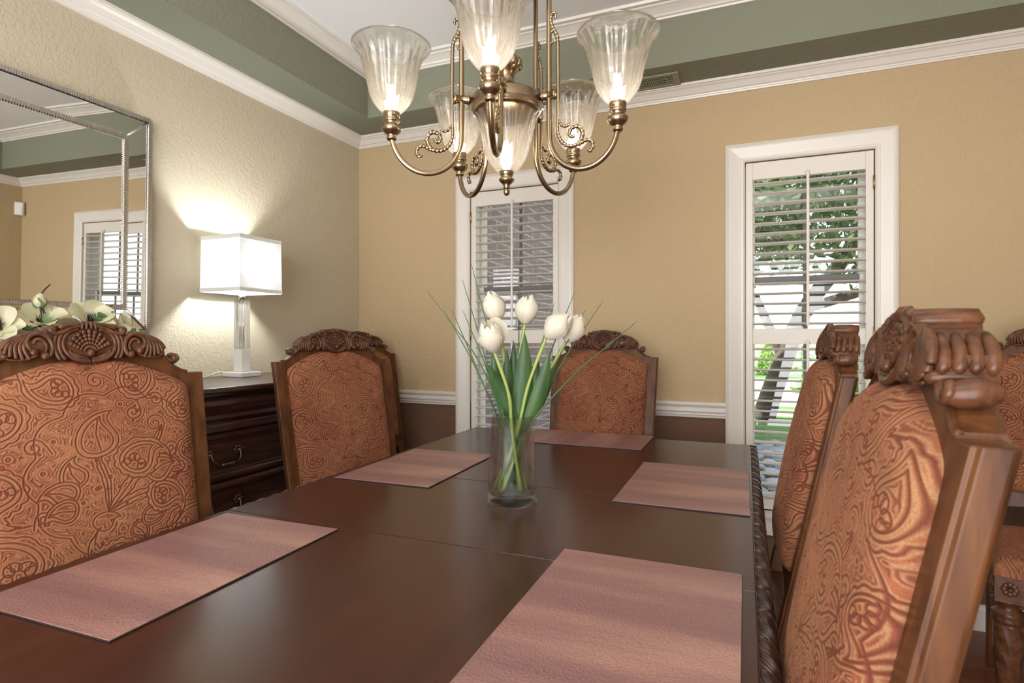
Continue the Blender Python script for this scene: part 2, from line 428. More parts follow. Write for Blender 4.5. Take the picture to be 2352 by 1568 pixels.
# ------------------------------------------------------------------ windows and shutters
casp = [(0, 0), (0, .018), (.010, .024), (.014, .020), (.020, .022), (.055, .014), (.066, .012), (.068, .016), (.078, .016), (.085, .010), (.085, 0)]
def make_window(k):
    a, b = WIN[k]; c0, c1 = CAS[k]; zt = WZ1 + .085; zb = .33
    w = thing('window_%d' % k, None, None, ((a + b) / 2, YB, 0)); w['kind'] = 'structure'
    ox = (a + b) / 2
    mb = MB()
    # casing: profile offset measured from the outer edge inwards, mitred at the head
    path = [((c0 - ox, 0, zb), (1, 0, 0), (0, -1, 0)), ((c0 - ox, 0, zt), (1, 0, -1), (0, -1, 0)), ((c1 - ox, 0, zt), (-1, 0, -1), (0, -1, 0)), ((c1 - ox, 0, zb), (-1, 0, 0), (0, -1, 0))]
    mb.run(casp, path)
    mb.box(c0 - ox - .01, c1 - ox + .01, -.035, .0, zb + .045, zb + .07)       # stool
    mb.box(c0 - ox, c1 - ox, -.016, .0, zb - .04, zb + .045)                   # apron
    mb.build('window_casing', M['trim'], w)
    mb = MB(); t = .012
    for (p, q, r, s_) in ((a, a + t, WZ0, WZ1), (b - t, b, WZ0, WZ1), (a, b, WZ1 - t, WZ1), (a, b, WZ0, WZ0 + t)): mb.box(p - ox, q - ox, .03, .13, r, s_)
    mb.build('window_jamb', M['trim'], w)
    mid = 1.472
    for (nm, z0, z1, y) in (('upper_sash', mid - .02, WZ1 - .012, .112), ('lower_sash', WZ0 + .012, mid + .02, .086)):
        mb = MB(); f = .032; e0, e1 = a + .012 - ox, b - .012 - ox
        mb.box(e0, e0 + f, y, y + .024, z0, z1); mb.box(e1 - f, e1, y, y + .024, z0, z1)
        g0, g1 = (z0 + f, z1) if nm == 'lower_sash' else (z0, z1 - f)
        mb.box(e0 + f, e1 - f, y, y + .024, *((z0, z0 + f) if nm == 'lower_sash' else (z1 - f, z1)))
        sh = mb.build(nm, M['trim'], w)
        mb = MB(); mb.box(-.009, .009, y + .004, y + .0095, z0 + .01, z1 - .01); mb.build('muntin', M['muntin'], sh)
        mb = MB(); q = z0 if nm == 'upper_sash' else z1 - .026; mb.box(e0 + f, e1 - f, y, y + .0095, q, q + .026); mb.build('meeting_rail', M['muntin'], sh)
        mb = MB(); mb.box(e0 + f, e1 - f, y + .010, y + .013, g0, g1); mb.build('pane', M['pane'], sh)
    # ---- shutter
    lab = {1: 'white plantation shutter behind the tulips, brick house seen through its louvers', 2: 'white plantation shutter with trees and river rocks seen through its louvers'}[k]
    t = thing('plantation_shutter', lab, 'window shutter', (ox, YB + .002, 0), 0, 'plantation shutters on the back wall')
    w2 = (b - a) / 2 - .004; st = .03; y0_, y1_ = .0, .028
    zz = (WZ0 + .004, .448, 1.172, 1.243, 1.942, WZ1 - .004)
    mb = MB()
    mb.box(-w2, -w2 + st, y0_, y1_, zz[0], zz[5]); mb.box(w2 - st, w2, y0_, y1_, zz[0], zz[5])
    for p, q in ((0, 1), (2, 3), (4, 5)): mb.box(-w2 + st, w2 - st, y0_ + .001, y1_ - .001, zz[p], zz[q])
    mb.build('shutter_frame', M['shutter'], t, bevel=.002)
    for p, q, n in ((1, 2, 15), (3, 4, 15)):
        mb = MB(); pit = (zz[q] - zz[p]) / n; th = math.radians(-2)
        for i in range(n):
            zc = zz[p] + pit * (i + .5); L = w2 - st - .002; v = []
            pr = [(-.027, 0), (-.02, .0038), (0, .0052), (.02, .0038), (.027, 0), (.02, -.0038), (0, -.0052), (-.02, -.0038)]
            for x in (-L, L):
                for (d, h) in pr: v.append((x, .014 + d * math.cos(th) - h * math.sin(th), zc + d * math.sin(th) + h * math.cos(th)))
            mb.add(v, [(i_, (i_ + 1) % 8, 8 + (i_ + 1) % 8, 8 + i_) for i_ in range(8)] + [tuple(range(8)), tuple(range(8, 16))], False)
        mb.build('louver_bank', M['shutter'], t)
        mb = MB(); mb.box(-.006, .006, -.028, -.016, zz[p] + .012, zz[q] + .012)
        mb.build('tilt_rod', M['shutter'], t, bevel=.003)
        mb = MB()  # rod notch in the rail above
        pts = [(.010 * math.cos(a_), -.0005, zz[q] + .012 + .010 * math.sin(a_)) for a_ in np.linspace(0, PI, 9)]
        mb.tube([(.010, -.0005, zz[q])] + pts + [(-.010, -.0005, zz[q])], .0012, 6); mb.build('rod_notch', M['shutter'], t)
    hx = -w2 if k == 1 else w2
    for z in (.62, 1.22, 1.88):
        mb = MB(); mb.box(hx - .004, hx + .004, -.005, .004, z - .028, z + .028); mb.lathe([(.0035, -.03), (.0035, .03)], (hx, -.006, z), 8)
        mb.build('hinge', M['brass'], t)
for k in WIN: make_window(k)

# ------------------------------------------------------------------ ceiling register
t = thing('ceiling_vent', 'painted metal air register in the green ceiling soffit', 'vent', (-.44, 2.765, ZS))
mb = MB(); L, W = .155, .068
for (a, b, c, d) in ((-L, -L + .022, -W, W), (L - .03, L, -W, W), (-L + .022, L - .03, -W, -W + .018), (-L + .022, L - .03, W - .018, W)): mb.box(a, b, c, d, -.008, 0)
mb.build('frame', M['vent'], t, bevel=.002)
mb = MB()
for i in range(26):
    x = -L + .026 + i * .0099; mb.box(x, x + .0035, -W + .018, W - .018, -.006, -.001)
for j in range(4):
    y = -W + .03 + j * .024; mb.box(-L + .022, L - .03, y, y + .005, -.0055, -.0015)
mb.build('grille', M['vent'], t)
mb = MB(); mb.box(-L + .02, L - .025, -W + .015, W - .015, -.0012, -.0004); mb.build('duct_shade_sheet', M['black'], t)  # black sheet on the closed soffit stands for shade inside the duct
for y in (.03, -.035): mb = MB(); mb.sphere((L - .014, y, -.008), .004); mb.build('screw', M['vent'], t)

# ------------------------------------------------------------------ dining chair
SL = .21
def lean(p):
    x, y, z = p
    return (x, y + (SL * (z - .48) if z > .48 else .14 * (.48 - z)), z)
HWT = [(0, .225), (.48, .230), (.78, .242), (1.115, .250), (1.3, .25)]
def hw(z): return lerp_tab(HWT, z)
TOP = [(0, 1.234), (.014, 1.235), (.022, 1.228), (.045, 1.228), (.055, 1.222), (.066, 1.224), (.074, 1.216), (.080, 1.208), (.095, 1.210), (.115, 1.202), (.135, 1.188), (.150, 1.172), (.158, 1.152), (.170, 1.139), (.185, 1.127), (.200, 1.119), (.212, 1.117), (.26, 1.117)]
ARCH = [(0, 1.142), (.025, 1.147), (.05, 1.148), (.08, 1.143), (.12, 1.128), (.16, 1.110), (.19, 1.094), (.202, 1.085), (.21, 1.070)]
CBOT = [(0, 1.150), (.03, 1.152), (.05, 1.157), (.07, 1.156), (.09, 1.159), (.11, 1.155), (.13, 1.158), (.15, 1.164)]
PZ0 = .642
def smooth_tab(tab):
    return lambda x: sum(lerp_tab(tab, abs(x + d)) for d in (-.004, -.002, 0, .002, .004)) / 5
top_c, arch_c, cbot_c = smooth_tab(TOP), smooth_tab(ARCH), smooth_tab(CBOT)

def paisley_lines():
    """outline points of the woven paisley spray, in metres over the cloth"""
    P = []; covers = []
    rnd = random.Random(3)
    def inside(A, poly):
        r = np.zeros(len(A), bool); x0, y0 = poly[-1]
        for (x1, y1) in poly:
            if y0 != y1:
                c = (A[:, 1] < y0) != (A[:, 1] < y1)
                r ^= c & (A[:, 0] < (x1 - x0) * (A[:, 1] - y0) / (y1 - y0) + x0)
            x0, y0 = x1, y1
        return r
    def put(q, keep=None):
        q = list(q); o = []
        for (a, b) in zip(q, q[1:]):
            n = max(1, int(math.hypot(b[0] - a[0], b[1] - a[1]) / .0008))
            for k in range(n): o.append((a[0] + (b[0] - a[0]) * k / n, a[1] + (b[1] - a[1]) * k / n))
        A = np.array(o); ok = np.ones(len(A), bool)
        for i, pl in enumerate(covers):
            if keep is None or i < keep: ok &= ~inside(A, pl)
        P.extend(map(tuple, A[ok].tolist()))
    def place(q, cx, cz, ang):
        c, s_ = math.cos(ang), math.sin(ang)
        return [(cx + x * c - y * s_, cz + x * s_ + y * c) for x, y in q]
    def drop(s_, hand, curl=1.5, scal=0, amp=.05, n=90, f=1.0):
        """curled drop: round foot at the origin, tip up and hooked over"""
        q = []
        for k in range(n + 1):
            t = 2 * PI * k / n
            x = .52 * math.sin(t) * (math.sin(t / 2) ** 1.3); y = .5 - math.cos(t) * -.5 - .5
            y = (1 + math.cos(t)) / 2              # 1 at the tip, 0 at the foot
            m = 1 + (amp * abs(math.sin(scal * t / 2)) if scal else 0)
            x *= m * f; yy = (y - .32) * f * m
            a = curl * max(0, yy + .02) ** 2 * hand
            q.append((s_ * (x * math.cos(a) + yy * math.sin(a)), s_ * (-x * math.sin(a) + yy * math.cos(a))))
        return q
    def paisley_motif(cx, cz, s_, ang, hand, rich=True):
        k0 = len(covers)
        put(place(drop(s_, hand), cx, cz, ang)); put(place(drop(s_, hand, f=.74), cx, cz, ang))
        if rich:
            put(place(drop(s_, hand, scal=16, amp=.12, f=1.22), cx, cz, ang))
            for k in range(5):      # petals of the flower inside
                a = -1.5 + .75 * k; put(place(place(drop(s_ * .20, 1 if k % 2 else -1, n=30), .15 * s_ * math.sin(a), -.12 * s_ + .15 * s_ * math.cos(a), -a), cx, cz, ang))
        else: put(place([(0, -.2 * s_), (.02 * s_ * hand, .15 * s_), (.14 * s_ * hand, .42 * s_)], cx, cz, ang))
        covers.append(place(drop(s_, hand, f=1.30 if rich else 1.06), cx, cz, ang))
    def curl(cx, cz, s_, ang, hand, turns=1.6):
        q = []
        for k in range(60):
            u = k / 59; r = s_ * (1 - .88 * u); t = u * turns * 2 * PI * hand
            q.append((r * math.cos(t), r * math.sin(t)))
        q = [(s_ * 1.0, -s_ * 1.5 * hand), (s_ * 1.04, -s_ * .7 * hand)] + q
        put(place(q, cx, cz, ang))
    def frond(x0, z0, pts, lobes, w):
        """leaf with a saw edge along a bent rib"""
        q = spline([(x0 + p[0], z0 + p[1]) for p in pts], 12); put(q); n = len(q)
        for sg in (1, -1):
            e = []
            for k, p in enumerate(q):
                a, b = q[max(0, k - 1)], q[min(n - 1, k + 1)]; L = math.hypot(b[0] - a[0], b[1] - a[1]) or 1
                nx, nz = -(b[1] - a[1]) / L, (b[0] - a[0]) / L; u = k / (n - 1)
                d = w * math.sin(PI * u ** .8) * (.72 + .28 * ((u * lobes) % 1)) * sg
                e.append((p[0] + nx * d, p[1] + nz * d))
            put(e)
    def spray(bx, bz, k_=1.0):
        """the large bouquet that fills the middle"""
        paisley_motif(bx - .012 * k_, bz + .150 * k_, .105 * k_, .25, 1, False); paisley_motif(bx + .060 * k_, bz + .100 * k_, .090 * k_, -.55, 1, True)
        for (a, L, s_, h, rich) in ((-1.35, .075, .062, -1, False), (-.98, .088, .070, -1, False), (-.62, .098, .066, 1, False), (.95, .125, .082, 1, False), (1.45, .110, .078, 1, True), (1.9, .085, .056, -1, False), (2.3, .075, .050, 1, False)):
            paisley_motif(bx + k_ * L * math.sin(a), bz + k_ * L * math.cos(a), s_ * k_, -a, h, rich)
        curl(bx + .105 * k_, bz + .175 * k_, .022 * k_, -.4, 1); curl(bx + .135 * k_, bz + .115 * k_, .017 * k_, -.9, 1); curl(bx + .062 * k_, bz + .205 * k_, .017 * k_, .3, -1)
        frond(bx, bz, [(0, 0), (.05 * k_, .06 * k_), (.10 * k_, .13 * k_), (.12 * k_, .17 * k_)], 7, .014 * k_)
        frond(bx, bz, [(0, 0), (.0, .06 * k_), (-.012 * k_, .11 * k_), (-.005 * k_, .14 * k_)], 5, .008 * k_)
        frond(bx, bz, [(0, 0), (.05 * k_, .02 * k_), (.11 * k_, .03 * k_), (.16 * k_, .06 * k_)], 7, .012 * k_)
        put(place(drop(.05 * k_, 1), bx - .012 * k_, bz - .02 * k_, -.7))
        # scalloped halo round the spray
        q = []
        for k in range(161):
            t = 2 * PI * k / 160; r = .150 + .016 * abs(math.sin(5.5 * t)) ; q.append((bx + .03 * k_ + r * k_ * 1.02 * math.cos(t), bz + .085 * k_ + r * k_ * 1.08 * math.sin(t)))
        put(q)
    spray(.005, .825); spray(.0, .36, 1.1)
    for (cx, cz, s_, a, h) in ((-.165, 1.03, .10, .9, 1), (-.172, .90, .095, 2.4, -1), (.172, 1.035, .085, -.7, -1), (.185, .93, .07, -2.6, 1), (-.07, 1.09, .085, 1.9, 1), (.075, 1.10, .085, -1.3, -1), (-.15, .75, .11, .2, -1), (.165, .76, .095, -.5, 1), (.02, .72, .09, 1.7, 1),
                              (-.2, .63, .09, .6, 1), (.0, .60, .11, -1.4, -1), (.2, .61, .09, 2.2, 1), (-.22, .42, .11, .3, 1), (.23, .42, .1, -.4, -1), (-.2, .25, .1, 1.2, 1), (.2, .25, .1, -1.2, -1), (0, .22, .09, 1.6, 1)):
        paisley_motif(cx, cz, s_, a, h)
    for (cx, cz, s_, a, h) in ((-.115, .975, .018, .5, 1), (.118, 1.055, .016, 2, -1), (.0, 1.105, .018, 1, 1), (-.105, .835, .014, 3, -1), (.19, .845, .016, .4, 1), (-.19, .81, .015, 4, 1), (.09, .72, .014, 2, -1), (-.06, .715, .014, 1, 1), (.12, .62, .02, 1, 1), (-.1, .55, .02, 2, -1), (.13, .53, .02, 3, 1), (-.12, .29, .018, 0, 1), (.13, .3, .018, 1, -1)):
        curl(cx, cz, s_, a, h)
    for k in range(150):          # seed dots
        x, z = rnd.uniform(-.25, .25), rnd.uniform(.2, 1.14); r = rnd.uniform(.0018, .0035)
        put([(x + r * math.cos(t), z + r * math.sin(t)) for t in np.linspace(0, 2 * PI, 9)])
    return P
_kd = None
def paisley(x, z):
    """woven paisley design as three masks over the cloth: dark outlines, pale outlines, red fill; the ground echoes the outlines"""
    global _kd
    if _kd is None:
        from mathutils.kdtree import KDTree
        P = paisley_lines(); _kd = KDTree(len(P))
        for i, p in enumerate(P): _kd.insert((p[0], p[1], 0), i)
        _kd.balance()
    wob = .0022 * np.sin(170 * x + 3 * np.sin(130 * z)) + .0014 * np.sin(260 * z + 2 * np.sin(210 * x))
    D = np.array([_kd.find((a, b, 0))[2] for a, b in zip(x.ravel().tolist(), z.ravel().tolist())]).reshape(x.shape)
    def pulse(c, w): return np.clip(1.5 - np.abs(D - c) / w, 0, 1)
    brk = .5 + .5 * np.sin(95 * x + 60 * z + 4 * np.sin(70 * z))
    Dw = D + wob * np.clip((D - .004) / .006, 0, 1)
    dark = np.clip(1.5 - D / .0012, 0, 1)
    for c, k in ((.0060, .7), (.0108, .8), (.0158, .7), (.0212, .7), (.027, .6)): dark = np.maximum(dark, k * np.clip(1.5 - np.abs(Dw - c) / .0009, 0, 1) * (brk > .25))
    pale = pulse(.0030, .0008)
    for c in (.0084, .0133, .0185, .024): pale = np.maximum(pale, .8 * np.clip(1.5 - np.abs(Dw - c) / .0009, 0, 1))
    n = np.sin(19 * x + 2 * np.sin(13 * z)) + np.sin(17 * z + 2.1 * np.sin(15 * x + 1))
    fill = np.clip(.42 + .28 * n - .12 * (np.abs(x) < .12) * (z > .72) * (z < .98), 0, 1)
    return dark, pale, fill
def cloth_obj(name, V, nu, nv, masks, parent, extra=None):
    """dense grid mesh with the woven pattern stored per point"""
    me = bpy.data.meshes.new(name)
    n = (nu + 1) * (nv + 1)
    idx = np.arange(n).reshape(nv + 1, nu + 1)
    F = np.stack([idx[:-1, :-1], idx[:-1, 1:], idx[1:, 1:], idx[1:, :-1]], -1).reshape(-1, 4)
    me.from_pydata(V.reshape(-1, 3).tolist(), [], F.tolist())
    me.polygons.foreach_set('use_smooth', [True] * len(F))
    at = me.color_attributes.new('pattern', 'FLOAT_COLOR', 'POINT')
    c = np.ones((n, 4), np.float32)
    for k in range(3): c[:, k] = masks[k].reshape(-1)
    at.data.foreach_set('color', c.reshape(-1))
    me.materials.append(M['fabric']); me.update()
    o = bpy.data.objects.new(name, me); COL.objects.link(o); o.parent = parent
    return o

def make_chair():
    t = thing('dining_chair', 'x', 'chair')
    # posts, seat to floor in one piece each
    for sg in (-1, 1):
        mb = MB(); zs = [0, .12, .3, .48, .60, .80, 1.0, 1.112]
        for z in (zs,):
            v = []
            for z in zs:
                o_ = hw(z); i_ = o_ - .043
                for (x, y) in ((i_, .0), (o_ - .004, .0), (o_ - .004, .005), (o_, .007), (o_, .030), (o_ - .007, .036), (i_, .036)): v.append(lean((sg * x, y, z)))
            m = 7
            f = [(k * m + i, k * m + (i + 1) % m, (k + 1) * m + (i + 1) % m, (k + 1) * m + i) for k in range(len(zs) - 1) for i in range(m)]
            f += [tuple(range(m)), tuple((len(zs) - 1) * m + i for i in range(m))]
            mb.add(v, f)
        mb.build('rear_post', M['wood'], t, bevel=.003)
    # arched top rail and bottom rail
    mb = MB(); n = 72; v = []
    for i in range(n + 1):
        x = -.2085 + .417 * i / n
        zb = arch_c(x) - .02; zt = top_c(x)
        if abs(x) < .155: zt = cbot_c(x) + .02
        for (y, z) in ((0, zb), (0, zt - .006), (.005, zt), (.035, zt), (.04, zt - .006), (.04, zb)): v.append((x, y, z))
    m = 6
    mb.add(v, [(k * m + i, k * m + (i + 1) % m, (k + 1) * m + (i + 1) % m, (k + 1) * m + i) for k in range(n) for i in range(m)] + [tuple(range(m)), tuple(n * m + i for i in range(m))])
    for sg in (-1, 1):       # bead along the rail's upper edge
        mb.tube([(sg * x, .002, top_c(x) - .003) for x in np.linspace(.155, .2085, 14)], .0045, 8)
    mb.shear(lean)
    br = mb.build('back_rail', M['wood'], t)
    mb = MB(); v = []
    for i in range(25):
        x = -.2 + .4 * i / 24; d = .012 * math.cos(x / .2 * PI / 2)
        for (y, z) in ((0, .588 + d), (0, .652), (.036, .652), (.036, .588 + d)): v.append((x, y, z))
    mb.add(v, [(k * 4 + i, k * 4 + (i + 1) % 4, k * 4 + 4 + (i + 1) % 4, k * 4 + 4 + i) for k in range(24) for i in range(4)] + [(0, 1, 2, 3), (96, 97, 98, 99)])
    mb.shear(lean).build('lower_rail', M['wood'], t, bevel=.003)
    # carved crest
    mb = MB(); n = 90; v = []
    for i in range(n + 1):
        x = -.152 + .304 * i / n
        zb, zt = cbot_c(x) + .002, top_c(x)
        e = .006 * (abs(x) / .152) ** 6
        for (y, z) in ((-.010 + e, zb), (-.016 + e, zb + .008), (-.016 + e, zt - .012), (-.009 + e, zt - .002), (.0, zt), (.034, zt), (.041, zt - .004), (.043, zt - .015), (.043, zb)): v.append((x, y, z))
    m = 9
    mb.add(v, [(k * m + i, k * m + (i + 1) % m, (k + 1) * m + (i + 1) % m, (k + 1) * m + i) for k in range(n) for i in range(m)] + [tuple(range(m)), tuple(n * m + i for i in range(m))], True)
    Z = 1.150; Y = -.017
    def st(pts, rad, dep=1.0, k=5, mir=True, y=Y):
        q = spline([(p[0], p[1] + Z) for p in pts], k)
        if isinstance(rad, tuple):
            r0, r1, r2 = rad; R = [(r0 + (r1 - r0) * u * 2 if u < .5 else r1 + (r2 - r1) * (u - .5) * 2) for u in np.linspace(0, 1, len(q))]
        else: R = [rad] * len(q)
        mb.stroke(q, R, y, dep, 8, mir)
    def ball(x, z, r, mir=True, y=Y, sc=(1, 1, 1)):
        for sg in ((1, -1) if mir and x else (1,)): mb.sphere((sg * x, y, Z + z), r, 12, 8, sc)
    # shell: beaded ribs spread from a ball
    ball(0, .016, .0085, False, Y - .004)
    for a in np.linspace(-1.12, 1.12, 9):
        for j, f in enumerate((.30, .47, .64, .81, .98)):
            x, z = math.sin(a) * .040 * f, .016 + math.cos(a) * .050 * f
            mb.sphere((x, Y - .001, Z + z), .0022 + .0034 * f, 8, 6, (1, 1, 1.15))
    st([(.001, -.002), (.022, .001), (.040, .012), (.049, .030), (.048, .048), (.038, .062), (.020, .071)], (.006, .0045, .004), 1.2)
    st([(.003, .004), (.018, .006), (.033, .013), (.040, .024)], (.003, .006, .002))
    st([(.010, .002), (.022, .010), (.036, .017)], (.002, .0035, .0015), 1.4)
    # flanking strands, cap and knobs
    st([(.014, .080), (.040, .070), (.054, .052), (.057, .032), (.053, .014), (.047, .003)], (.003, .0048, .0042), 1.3)
    st([(.050, .066), (.062, .052), (.065, .032), (.061, .014), (.056, .003)], (.0025, .0048, .0040), 1.2)
    st([(.012, .078), (.032, .072), (.050, .062), (.062, .060), (.070, .067)], (.004, .0055, .006), 1.3)
    for sg in (1, -1):
        mb.tube([(sg * .067, y, Z + .069) for y in (-.022, -.020, .0, .02, .038, .042)], [.004, .0085, .009, .009, .0085, .004], 12)
        mb.tube([(sg * .050, y, Z + .076) for y in (-.021, -.019, .0, .02, .040, .043)], [.003, .0065, .007, .007, .0065, .003], 12)
        mb.tube([(sg * .1475, y, Z + .012) for y in (-.018, -.014, .0, .02, .038, .041)], [.003, .0075, .009, .009, .0075, .003], 14)   # roll under the fluted leaf end
        for y in (-.006, .007, .020, .033):
            mb.tube([(sg * x_, y, Z + z_) for x_, z_ in ((.112, .053), (.128, .045), (.143, .034), (.152, .022), (.151, .012))], [.004, .006, .0068, .0068, .004], 10)
        mb.sphere((sg * .181, .013, Z - .001), .0145, 14, 9, (.85, 1.7, 1.0))                                                        # scroll ear
    st([(-.052, .076), (-.03, .079), (0, .082), (.03, .079), (.052, .076)], (.0062, .0052, .0062), 1.2, 5, False, Y + .002)
    for x in (-.0115, -.004, .004, .0115): st([(x, .088), (x * 1.05, .080), (x * 1.2, .070)], (.0022, .004, .0025), 2.0, 4, False)
    # C-scroll with two balls and the leaf fan
    ball(.081, .012, .0085); ball(.100, .020, .0085)
    st([(.087, .008), (.074, .012), (.068, .028), (.073, .048), (.088, .060), (.104, .056), (.112, .042), (.108, .028), (.100, .021)], (.0045, .006, .004), 1.3)
    st([(.080, .020), (.078, .034), (.086, .047), (.097, .046), (.100, .037)], (.003, .0045, .0035), 1.1)
    st([(.084, .055), (.094, .062), (.108, .060)], (.002, .003, .002), 1.0)
    for (sx, sz, mx_, mz, ex, ez) in ((.112, .050, .117, .028, .108, .004), (.114, .053, .124, .030, .119, .003), (.117, .053, .131, .034, .130, .006), (.120, .052, .137, .036, .140, .010), (.122, .051, .142, .038, .149, .016), (.120, .055, .143, .042, .155, .025)):
        st([(.106, .060), (sx, sz), (mx_, mz), (ex, ez)], (.002, .0052, .0038), 1.2)
    st([(.094, .014), (.110, .006), (.128, .003), (.146, .006)], (.003, .003, .002))
    st([(.140, .012), (.156, .004), (.170, -.006), (.180, -.008), (.187, -.001), (.183, .008), (.176, .006)], (.004, .0045, .0035), 1.2, 5, True, -.006)
    mb.shear(lean)
    mb.build('carved_crest', M['wood_carve'], br)
    # upholstered back: domed panel
    nu, nv = 340, 380
    I, J = np.meshgrid(np.linspace(-1, 1, nu + 1), np.linspace(0, 1, nv + 1))
    arch = np.vectorize(arch_c)(np.abs(I[0] * .207))[None, :]
    z = PZ0 + (arch + .004 - PZ0) * J
    h = .199 + .008 * (z - .64) / .45
    x = I * h
    dx = h - np.abs(x); dz = np.minimum(arch - z, z - PZ0)
    dm = lambda d, r: np.sqrt(np.clip(1 - (1 - np.clip(d / r, 0, 1)) ** 2, 0, 1))
    b = .030 * dm(dx, .040) * dm(dz, .040) + .023 * np.clip(np.cos(x / .212 * PI / 2), 0, 1) ** .7 * np.clip(np.sin(J * PI), 0, 1) ** .5
    masks = paisley(x, z)
    y = .004 - b + SL * (z - .48) + .0010 * masks[0]
    bk = cloth_obj('upholstered_back', np.stack([x, y, z], -1), nu, nv, masks, t)
    mb = MB(); mb.box(-.2, .2, .028, .0355, .645, 1.10); mb.shear(lean).build('back_panel', M['wood'], t)
    # seat frame, cushion, front legs
    FW, BW, D = .262, .222, .455
    def sx(y): return BW + (FW - BW) * (-y / D)
    mb = MB()
    mb.run([(0, .435), (.03, .435), (.03, .5), (0, .5)], [((-BW, .0, 0), (1, 0, 0), (0, 0, 1)), ((-FW, -D, 0), (1, 1, 0), (0, 0, 1)), ((FW, -D, 0), (-1, 1, 0), (0, 0, 1)), ((BW, .0, 0), (-1, 0, 0), (0, 0, 1))])
    mb.box(-BW, BW, -.005, .045, .435, .5)
    for k in range(9):
        x = -.16 + k * .04
        mb.sphere((x, -D, .468), .014, 8, 6, (1.2, .35, 1)); mb.sphere((x + .02, -D, .468), .006, 8, 6, (1, .5, 1.6))
    mb.build('seat_frame', M['wood_carve'], t, bevel=.002)
    nu, nv = 150, 140
    I, J = np.meshgrid(np.linspace(-1, 1, nu + 1), np.linspace(0, 1, nv + 1))
    y = .0 - J * (D + .004); x = I * (BW + (FW - BW) * J + .003)
    e = np.minimum(1 - np.abs(I), np.minimum(J, 1 - J) * 1.0) * .25
    z = .498 + .046 * dm(e, .035) + .012 * np.cos(I * PI / 2) * np.sin(J * PI)
    m2 = paisley(x, -y + .22)
    cloth_obj('seat_cushion', np.stack([x, y, z + .0008 * (1 - m2[0])], -1), nu, nv, m2, t)
    for sg in (-1, 1):
        mb = MB(); cx, cy = sg * (FW - .034), -D + .034
        a = .034
        mb.box(cx - a, cx + a, cy - a - .002, cy + a, .425, .502)
        for (nx, ny) in ((0, -1), (sg, 0)):
            for k in range(8):
                an = k * PI / 4; u, w = .013 * math.cos(an), .013 * math.sin(an)
                c = (cx + nx * (a + .001) + (u if ny else 0), cy + ny * (a + .003) + (u if nx else 0), .464 + w)
                mb.sphere(c, .0085, 8, 6, (1 if ny else .5, .5 if ny else 1, 1))
            mb.sphere((cx + nx * (a + .004), cy + ny * (a + .006), .464), .006, 8, 6)
        prof = [(.020, 0), (.026, .006), (.030, .02), (.026, .035), (.016, .045), (.018, .055), (.024, .062), (.020, .070), (.017, .078)]
        mb.lathe(prof, (cx, cy, 0), 20)
        tw = [(.018 + .016 * min(1, (z_ - .075) / .2), z_) for z_ in np.linspace(.075, .36, 40)]
        mb.lathe(tw, (cx, cy, 0), 40, lambda r, z_, a_: r * (1 + .10 * abs(math.sin(3 * (a_ + 14 * z_))) - .06))
        mb.lathe([(.030, .355), (.038, .362), (.040, .372), (.036, .380), (.040, .386), (.037, .393), (.026, .398), (.024, .408), (.030, .416), (.036, .422), (.038, .428)], (cx, cy, 0), 24)
        mb.build('front_leg', M['wood_carve'], t)
    return t
chair = make_chair()
G = 'upholstered dining chairs in the room'
CH = [  # top-centre of the back (x, y), turn, size, label
    ((-1.378, .834), 75, 1, 'carved wood chair with rust paisley back, left side of table nearest the mirror'),
    ((-1.507, 1.83), 71, 1, 'carved chair on the left side of table, in front of the lamp'),
    ((-.615, 2.625), 0, 1, 'carved chair at the far end of table, facing the vase from the back wall'),
    ((.197, 1.70), -90, 1, 'carved chair seen edge-on at the right side of table before the tree window'),
    ((.171, .82), -90, 1, 'largest carved chair, close at the right, with its side post in full view'),
    ((1.055, 2.61), -11.5, 1.02, 'carved chair standing by the back wall right of the tree window, twisted front leg showing'),
    ((-1.985, 2.60), 70, 1.0, 'carved chair tucked into the room corner behind another chair and the sideboard'),
]
for i, (p, deg, k, lab) in enumerate(CH):
    c = chair if i == 0 else copy_tree(chair)
    a = math.radians(deg); F = (math.sin(a), -math.cos(a)); o_ = SL * (1.115 - .48) * k
    c.location = (p[0] + F[0] * o_, p[1] + F[1] * o_, 0); c.rotation_euler = (0, 0, a); c.scale = (k, k, k)
    tag(c, lab, 'chair', G)

# ------------------------------------------------------------------ dining table
TX0, TX1, TY0, TY1, TZ = -1.170, .016, .11, 2.425, .78
tcx, tcy = (TX0 + TX1) / 2, (TY0 + TY1) / 2
tb = thing('dining_table', 'long dark brown dining table with carved rope edge', 'table', (tcx, tcy, 0))
hx, hy = (TX1 - TX0) / 2, (TY1 - TY0) / 2
s1, s2 = 1.027 - tcy, 1.517 - tcy
g = .0009
for nm, a, b in (('table_top', -hy, s1 - g), ('table_leaf', s1 + g, s2 - g), ('table_top', s2 + g, hy)):
    mb = MB(); mb.box(-hx, hx, a, b, TZ - .028, TZ); mb.build(nm, M['table'], tb, bevel=.0015)
